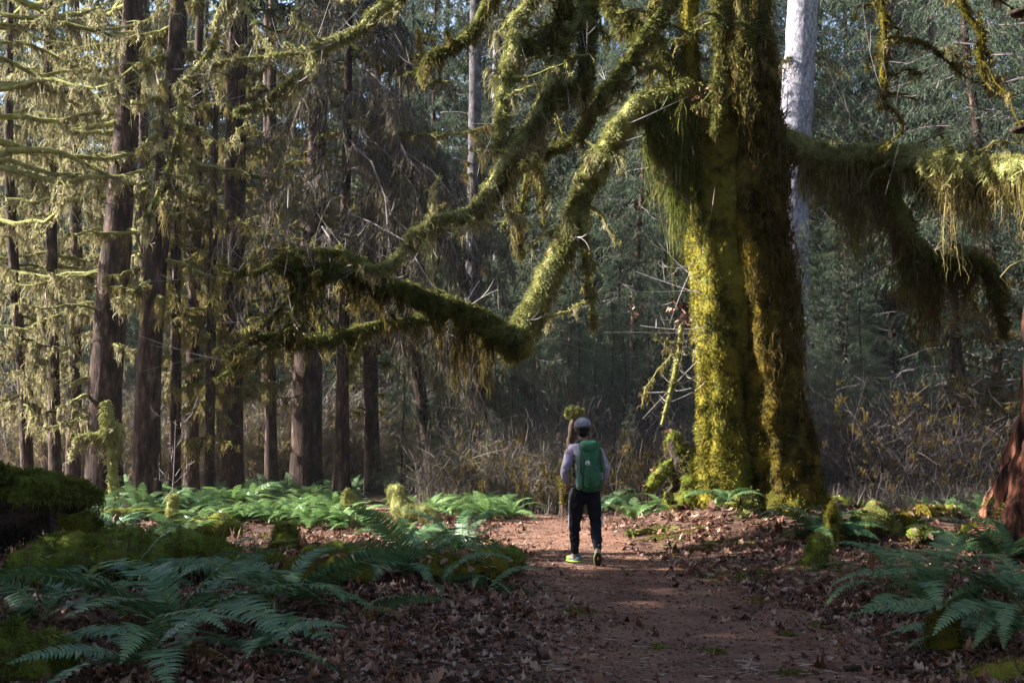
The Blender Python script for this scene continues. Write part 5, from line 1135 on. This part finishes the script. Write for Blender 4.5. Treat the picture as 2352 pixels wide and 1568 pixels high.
def hiker():
    X0, Y0 = P(1347, 1290, 13.9)[0], 13.9; Z0 = H(X0, Y0) + .014
    t = thing('person', (X0, Y0, Z0), 'hiker seen from behind in grey cap, lavender top and black trousers on the path', 'person')
    def S(x, y, z, r): return (x, y, z, r)
    # body: one continuous figure
    v = [S(0, 0, .93, (.135, .10)), S(-.01, .0, 1.08, (.125, .095)), S(-.015, .02, 1.25, (.145, .10)), S(-.02, .02, 1.38, (.12, .085)), S(-.02, .02, 1.46, .052), S(-.025, .035, 1.535, .052), S(-.03, .05, 1.60, (.070, .080)), S(-.03, .055, 1.68, (.075, .088)), S(-.03, .05, 1.735, (.055, .065))]
    e = [(0, 1), (1, 2), (2, 3), (3, 4), (4, 5), (5, 6), (6, 7), (7, 8)]
    def chain(start, pts):
        last = start
        for p in pts: v.append(p); e.append((last, len(v) - 1)); last = len(v) - 1
        return last
    lh = chain(3, [S(-.17, .01, 1.40, .062), S(-.215, -.02, 1.28, .050), S(-.262, -.05, 1.145, .042), S(-.255, .02, 1.07, .038), S(-.222, .10, .985, .026), S(-.21, .135, .95, (.036, .018))])
    rh = chain(3, [S(.135, .01, 1.385, .062), S(.205, -.01, 1.26, .050), S(.235, -.03, 1.13, .042), S(.235, .05, 1.06, .038), S(.215, .14, .985, .026), S(.205, .175, .955, (.036, .018))])
    def hand(h, sx):
        x, y, z = v[h][:3]
        for k, (dx, L) in enumerate([(-.026, .062), (-.009, .072), (.009, .068), (.026, .054)]):
            chain(h, [S(x + dx, y + .030, z - .040, .0085), S(x + dx, y + .045 + L * .2, z - .040 - L * .45, .008), S(x + dx, y + .030, z - .045 - L * .8, .007)])
        chain(h, [S(x + sx * .036, y + .012, z - .010, .010), S(x + sx * .048, y + .035, z - .035, .009)])
    hand(lh, 1); hand(rh, -1)
    chain(0, [S(-.095, 0, .86, .092), S(-.115, .06, .68, .075), S(-.13, .11, .50, .056), S(-.13, .16, .36, .056), S(-.125, .235, .15, .036), S(-.125, .25, .075, .036), S(-.16, .36, .035, (.036, .022))])
    chain(0, [S(.090, 0, .86, .092), S(.105, .03, .68, .075), S(.115, .04, .50, .056), S(.118, -.06, .37, .056), S(.122, -.21, .20, .036), S(.122, -.225, .14, .026), S(.126, -.15, .085, (.026, .018))])
    chain(7, [S(-.03, .145, 1.655, .014)])
    skin_mesh('body', v, e, HM['skin'], t, 0, 2)
    g = Geo()
    for sx in (-1, 1): ellip(g, (-.03 + sx * .086, .045, 1.645), (.012, .022, .034), 10, 8)
    o = g.build('ears', HM['skin'], t); o.location = (0, 0, 0); fix.append(o)
    g = Geo()
    for sx in (-1, 1): ellip(g, (-.03 + sx * .030, .130, 1.672), (.013, .010, .010), 10, 8)
    fix.append(g.build('eyes', HM['white'], t))
    g = Geo(); ellip(g, (-.03, .128, 1.61), (.026, .010, .008), 12, 8); fix.append(g.build('mouth', HM['skin'], t))
    g = Geo()
    def hm(V, D): V[:, 1] = np.where(D[:, 1] > .25, V[:, 1] * .5, V[:, 1]); return V
    ellip(g, (-.028, .042, 1.655), (.092, .102, .098), 22, 14, mod=hm); V = ellip(g, (-.026, .002, 1.60), (.070, .055, .060), 18, 10); fix.append(g.build('hair', HM['hair'], t))
    g = Geo()
    def cm(V, D):
        a = np.arctan2(D[:, 1], D[:, 0]); V = V * (1 - .025 * (np.abs(np.sin(3 * a)) < .12)[:, None]); V[:, 2] = np.where(D[:, 2] < -.1, -.030 + V[:, 2] * .12, V[:, 2]); return V
    ellip(g, (-.034, .045, 1.692), (.106, .120, .100), 60, 18, rot=Matrix.Rotation(math.radians(-6), 4, 'X') @ Matrix.Rotation(math.radians(-6), 4, 'Y'), mod=cm)
    ellip(g, (-.034, .045, 1.785), (.010, .010, .006), 10, 6)
    add_tube(g, np.array([[-.034 + .106 * math.cos(a), .045 + .118 * math.sin(a), 1.677 + .02 * math.cos(a + .8)] for a in np.linspace(0, 6.283, 30)]), .010, 8, 0, .3, cap=False)
    def bill(V, D): V[:, 2] -= .25 * V[:, 0] ** 2 / .1 * .4; return V
    ellip(g, (-.034, .175, 1.685), (.075, .075, .008), 18, 6, mod=bill); fix.append(g.build('cap', HM['cap'], t))
    # shirt
    v = [S(0, 0, .93, (.152, .120)), S(-.01, .0, 1.06, (.142, .112)), S(-.015, .015, 1.24, (.158, .115)), S(-.02, .015, 1.375, (.135, .098)), S(-.02, .025, 1.462, .062)]
    e = [(0, 1), (1, 2), (2, 3), (3, 4)]
    def chain2(start, pts):
        last = start
        for p in pts: v.append(p); e.append((last, len(v) - 1)); last = len(v) - 1
    chain2(3, [S(-.165, .005, 1.395, .082), S(-.215, -.02, 1.28, .068), S(-.245, -.04, 1.195, .060), S(-.264, -.05, 1.14, .057), S(-.257, .02, 1.07, .050), S(-.226, .09, .995, .036)])
    chain2(3, [S(.132, .005, 1.385, .082), S(.203, -.01, 1.265, .068), S(.225, -.025, 1.19, .060), S(.237, -.03, 1.13, .057), S(.237, .05, 1.06, .050), S(.217, .13, .995, .036)])
    def crease(m):
        n = len(m.vertices); c = np.empty(n * 3, np.float32); m.vertices.foreach_get('co', c); c = c.reshape(-1, 3); nn = np.empty(n * 3, np.float32); m.vertices.foreach_get('normal', nn); nn = nn.reshape(-1, 3)
        c = c + nn * (fbm(c * np.array([14, 14, 26]), 3) * .017)[:, None]; m.vertices.foreach_set('co', c.astype(np.float32).ravel()); m.update()
    skin_mesh('shirt', v, e, HM['shirt'], t, 0, 3, crease)
    # trousers
    v = [S(0, 0, .985, (.158, .125)), S(0, -.005, .89, (.164, .130))]; e = [(0, 1)]
    chain2(1, [S(-.085, 0, .82, .108), S(-.112, .05, .68, .092), S(-.130, .11, .50, .072), S(-.132, .155, .36, .070), S(-.128, .215, .20, .058), S(-.126, .24, .115, .050)])
    chain2(1, [S(.082, 0, .82, .108), S(.104, .03, .68, .092), S(.117, .035, .50, .074), S(.120, -.05, .38, .070), S(.123, -.15, .26, .058), S(.124, -.205, .185, .050)])
    tr = skin_mesh('trousers', v, e, HM['pants'], t, 0, 3, crease)
    for (sd, zs, w) in ((-1, [(-.168, 0, .93), (-.200, 0, .84), (-.208, .05, .68), (-.205, .11, .50), (-.204, .13, .44)], 3), (1, [(.190, .0, .62), (.192, .02, .56), (.190, -.01, .48)], 3)):
        g = Geo()
        for k in range(3):
            q = catmull(np.array(zs) + np.array([sd * .002, (k - 1) * .026 - .03, 0]), 16); add_tube(g, q, .0085, 6, 0)
        fix.append(g.build('stripes', HM['stripe'], tr))
    # shoes
    def shoe(c, rot):
        g = Geo()
        def up(V, D):
            V[:, 0] *= 1 - .22 * np.clip(V[:, 1] / .14, -1, 1) * (V[:, 1] > 0); V[:, 2] = np.where(V[:, 2] < 0, V[:, 2] * .35, V[:, 2] * (1 - .45 * np.clip((V[:, 1] + .02) / .14, 0, 1))); return V
        ellip(g, (0, 0, .03), (.047, .140, .075), 22, 14, mod=up)
        ellip(g, (0, -.06, .085), (.040, .052, .040), 16, 10)
        V = np.concatenate(g.v); R = np.array(rot.to_3x3()); g.v = [a @ R.T + np.array(c) for a in g.v]; o = g.build('shoe', HM['shoe'], t); fix.append(o)
        g = Geo()
        def sl(V, D): V[:, 0] *= 1 - .15 * (V[:, 1] > 0) * np.abs(V[:, 1]) / .15; return V
        ellip(g, (0, 0, .006), (.052, .152, .022), 24, 8, mod=sl, var=.5); g.v = [a @ R.T + np.array(c) for a in g.v]; fix.append(g.build('midsole', HM['lime'], o))
        g = Geo(); ellip(g, (0, -.005, -.010), (.045, .146, .012), 24, 6, mod=sl); g.v = [a @ R.T + np.array(c) for a in g.v]; fix.append(g.build('outsole', HM['sole'], o))
        g = Geo(); ellip(g, (-.030, .05, .045), (.020, .055, .028), 12, 8); ellip(g, (.030, .05, .045), (.020, .055, .028), 12, 8); g.v = [a @ R.T + np.array(c) for a in g.v]; fix.append(g.build('toe_panel', HM['lime'], o))
    shoe((-.135, .30, .022), Matrix.Rotation(math.radians(38), 4, 'Z'))
    shoe((.126, -.155, .085), Matrix.Rotation(math.radians(-4), 4, 'Z') @ Matrix.Rotation(math.radians(-42), 4, 'X'))
    # backpack: rests on the back, a thing of its own
    b = thing('backpack', (X0, Y0, Z0), 'green hiking backpack with a round white badge on the back of the hiker', 'backpack')
    def pk(V, D):
        V = np.sign(D) * np.abs(D) ** .62 * np.array([.165, .12, .30]); V[:, 0] *= 1 - .16 * np.clip(V[:, 2] / .30, 0, 1) ** 1.5 - .05 * np.clip(-V[:, 2] / .30, 0, 1); V[:, 1] *= 1 - .25 * np.clip(V[:, 2] / .3, 0, 1)
        return V + D * (fbm(V * np.array([11, 11, 9]), 2) * .012)[:, None]
    g = Geo(); ellip(g, (.045, -.20, 1.185), 1, 56, 40, mod=pk); fix.append(g.build('bag', HM['pack'], b))
    g = Geo()
    def lid(V, D): V = np.sign(D) * np.abs(D) ** .7 * np.array([.128, .115, .085]); return V + D * (fbm(V * 14, 2) * .012)[:, None]
    ellip(g, (.035, -.19, 1.425), 1, 40, 20, mod=lid); fix.append(g.build('lid', HM['pack'], b))
    g = Geo()
    def pocket(V, D): V = np.sign(D) * np.abs(D) ** .65 * np.array([.098, .05, .135]); return V + D * (fbm(V * 16, 2) * .010)[:, None]
    ellip(g, (.055, -.315, 1.07), 1, 32, 24, mod=pocket); fix.append(g.build('front_pocket', HM['pack'], b))
    g = Geo()
    def sp(V, D): V = np.sign(D) * np.abs(D) ** .7 * np.array([.042, .075, .115]); return V + D * (fbm(V * 18, 2) * .008)[:, None]
    ellip(g, (-.095, -.235, 1.03), 1, 26, 18, mod=sp); fix.append(g.build('side_pocket', HM['pack_l'], b))
    g = Geo(); ellip(g, (-.0, -.335, 1.235), (.030, .007, .033), 22, 8, rot=Matrix.Rotation(.15, 4, 'X')); fix.append(g.build('badge', HM['white'], b))
    g = Geo(); ellip(g, (.160, -.305, 1.085), (.026, .008, .045), 16, 8, mod=lambda V, D: np.sign(D) * np.abs(D) ** .5 * np.array([.024, .007, .044])); fix.append(g.build('tag', HM['grey'], b))
    g = Geo()
    for q in ([(-.08, -.30, 1.36), (-.02, -.335, 1.24), (.06, -.345, 1.18), (.145, -.315, 1.30)], [(-.10, -.28, 1.20), (.0, -.345, 1.15), (.04, -.37, 1.10)], [(.15, -.30, 1.40), (.165, -.31, 1.20), (.16, -.31, 1.0)], [(-.07, -.29, 1.42), (-.085, -.32, 1.25), (-.07, -.33, 1.1)]):
        add_tube(g, catmull(q, 14), .005, 6, 0)
    fix.append(g.build('cords', HM['strap'], b))
    g = Geo()
    add_tube(g, catmull([(-.055, -.14, 1.50), (-.075, -.02, 1.50), (-.125, .08, 1.44), (-.14, .12, 1.30), (-.15, .02, 1.12), (-.12, -.12, 1.02)], 24), .016, 8, 0); fix.append(g.build('shoulder_strap', HM['strap'], b))
    g = Geo()
    add_tube(g, catmull([(.075, -.14, 1.49), (.065, -.02, 1.50), (.09, .08, 1.43), (.11, .12, 1.30), (.15, .02, 1.12), (.15, -.12, 1.02)], 24), .016, 8, 0); fix.append(g.build('shoulder_strap', HM['strap'], b))
    g = Geo()
    add_tube(g, catmull([(-.10, -.16, .98), (-.17, -.06, .965), (-.15, .10, .95), (0, .14, .945), (.15, .10, .95), (.17, -.06, .965), (.14, -.16, .98)], 26), .016, 8, 0)
    add_tube(g, catmull([(-.13, -.16, .98), (-.145, -.165, .90), (-.14, -.17, .83)], 8), .007, 6, 0); fix.append(g.build('hip_belt', HM['strap'], b))
    # ellipsoids above were modelled in the figure's own coordinates
    off = np.array([X0, Y0, Z0], np.float32)
    for o in fix:
        n = len(o.data.vertices); c = np.empty(n * 3, np.float32); o.data.vertices.foreach_get('co', c); c = c.reshape(-1, 3) + off; o.data.vertices.foreach_set('co', c.ravel()); o.data.update()
fix = []
hiker()

# ------------------------------------------------------------------ faint damp air
def haze():
    me = bpy.data.meshes.new('haze'); x0, x1, y0, y1, z0, z1 = -420, 420, -220, 620, -3, 115
    me.from_pydata([(x, y, z) for z in (z0, z1) for (x, y) in ((x0, y0), (x1, y0), (x1, y1), (x0, y1))], [], [(0, 3, 2, 1), (4, 5, 6, 7), (0, 1, 5, 4), (1, 2, 6, 5), (2, 3, 7, 6), (3, 0, 4, 7)])
    o = bpy.data.objects.new('haze', me); COL.objects.link(o); m = bpy.data.materials.new('haze'); m.use_nodes = True; nt = m.node_tree
    for n in list(nt.nodes): nt.nodes.remove(n)
    out = nt.nodes.new('ShaderNodeOutputMaterial'); v = nt.nodes.new('ShaderNodeVolumePrincipled'); v.inputs['Density'].default_value = .00035; v.inputs['Color'].default_value = (.85, .9, .95, 1)
    nt.links.new(v.outputs[0], out.inputs['Volume']); me.materials.append(m); tag(o, 'thin damp air between the trees', 'haze', kind='stuff')
haze()
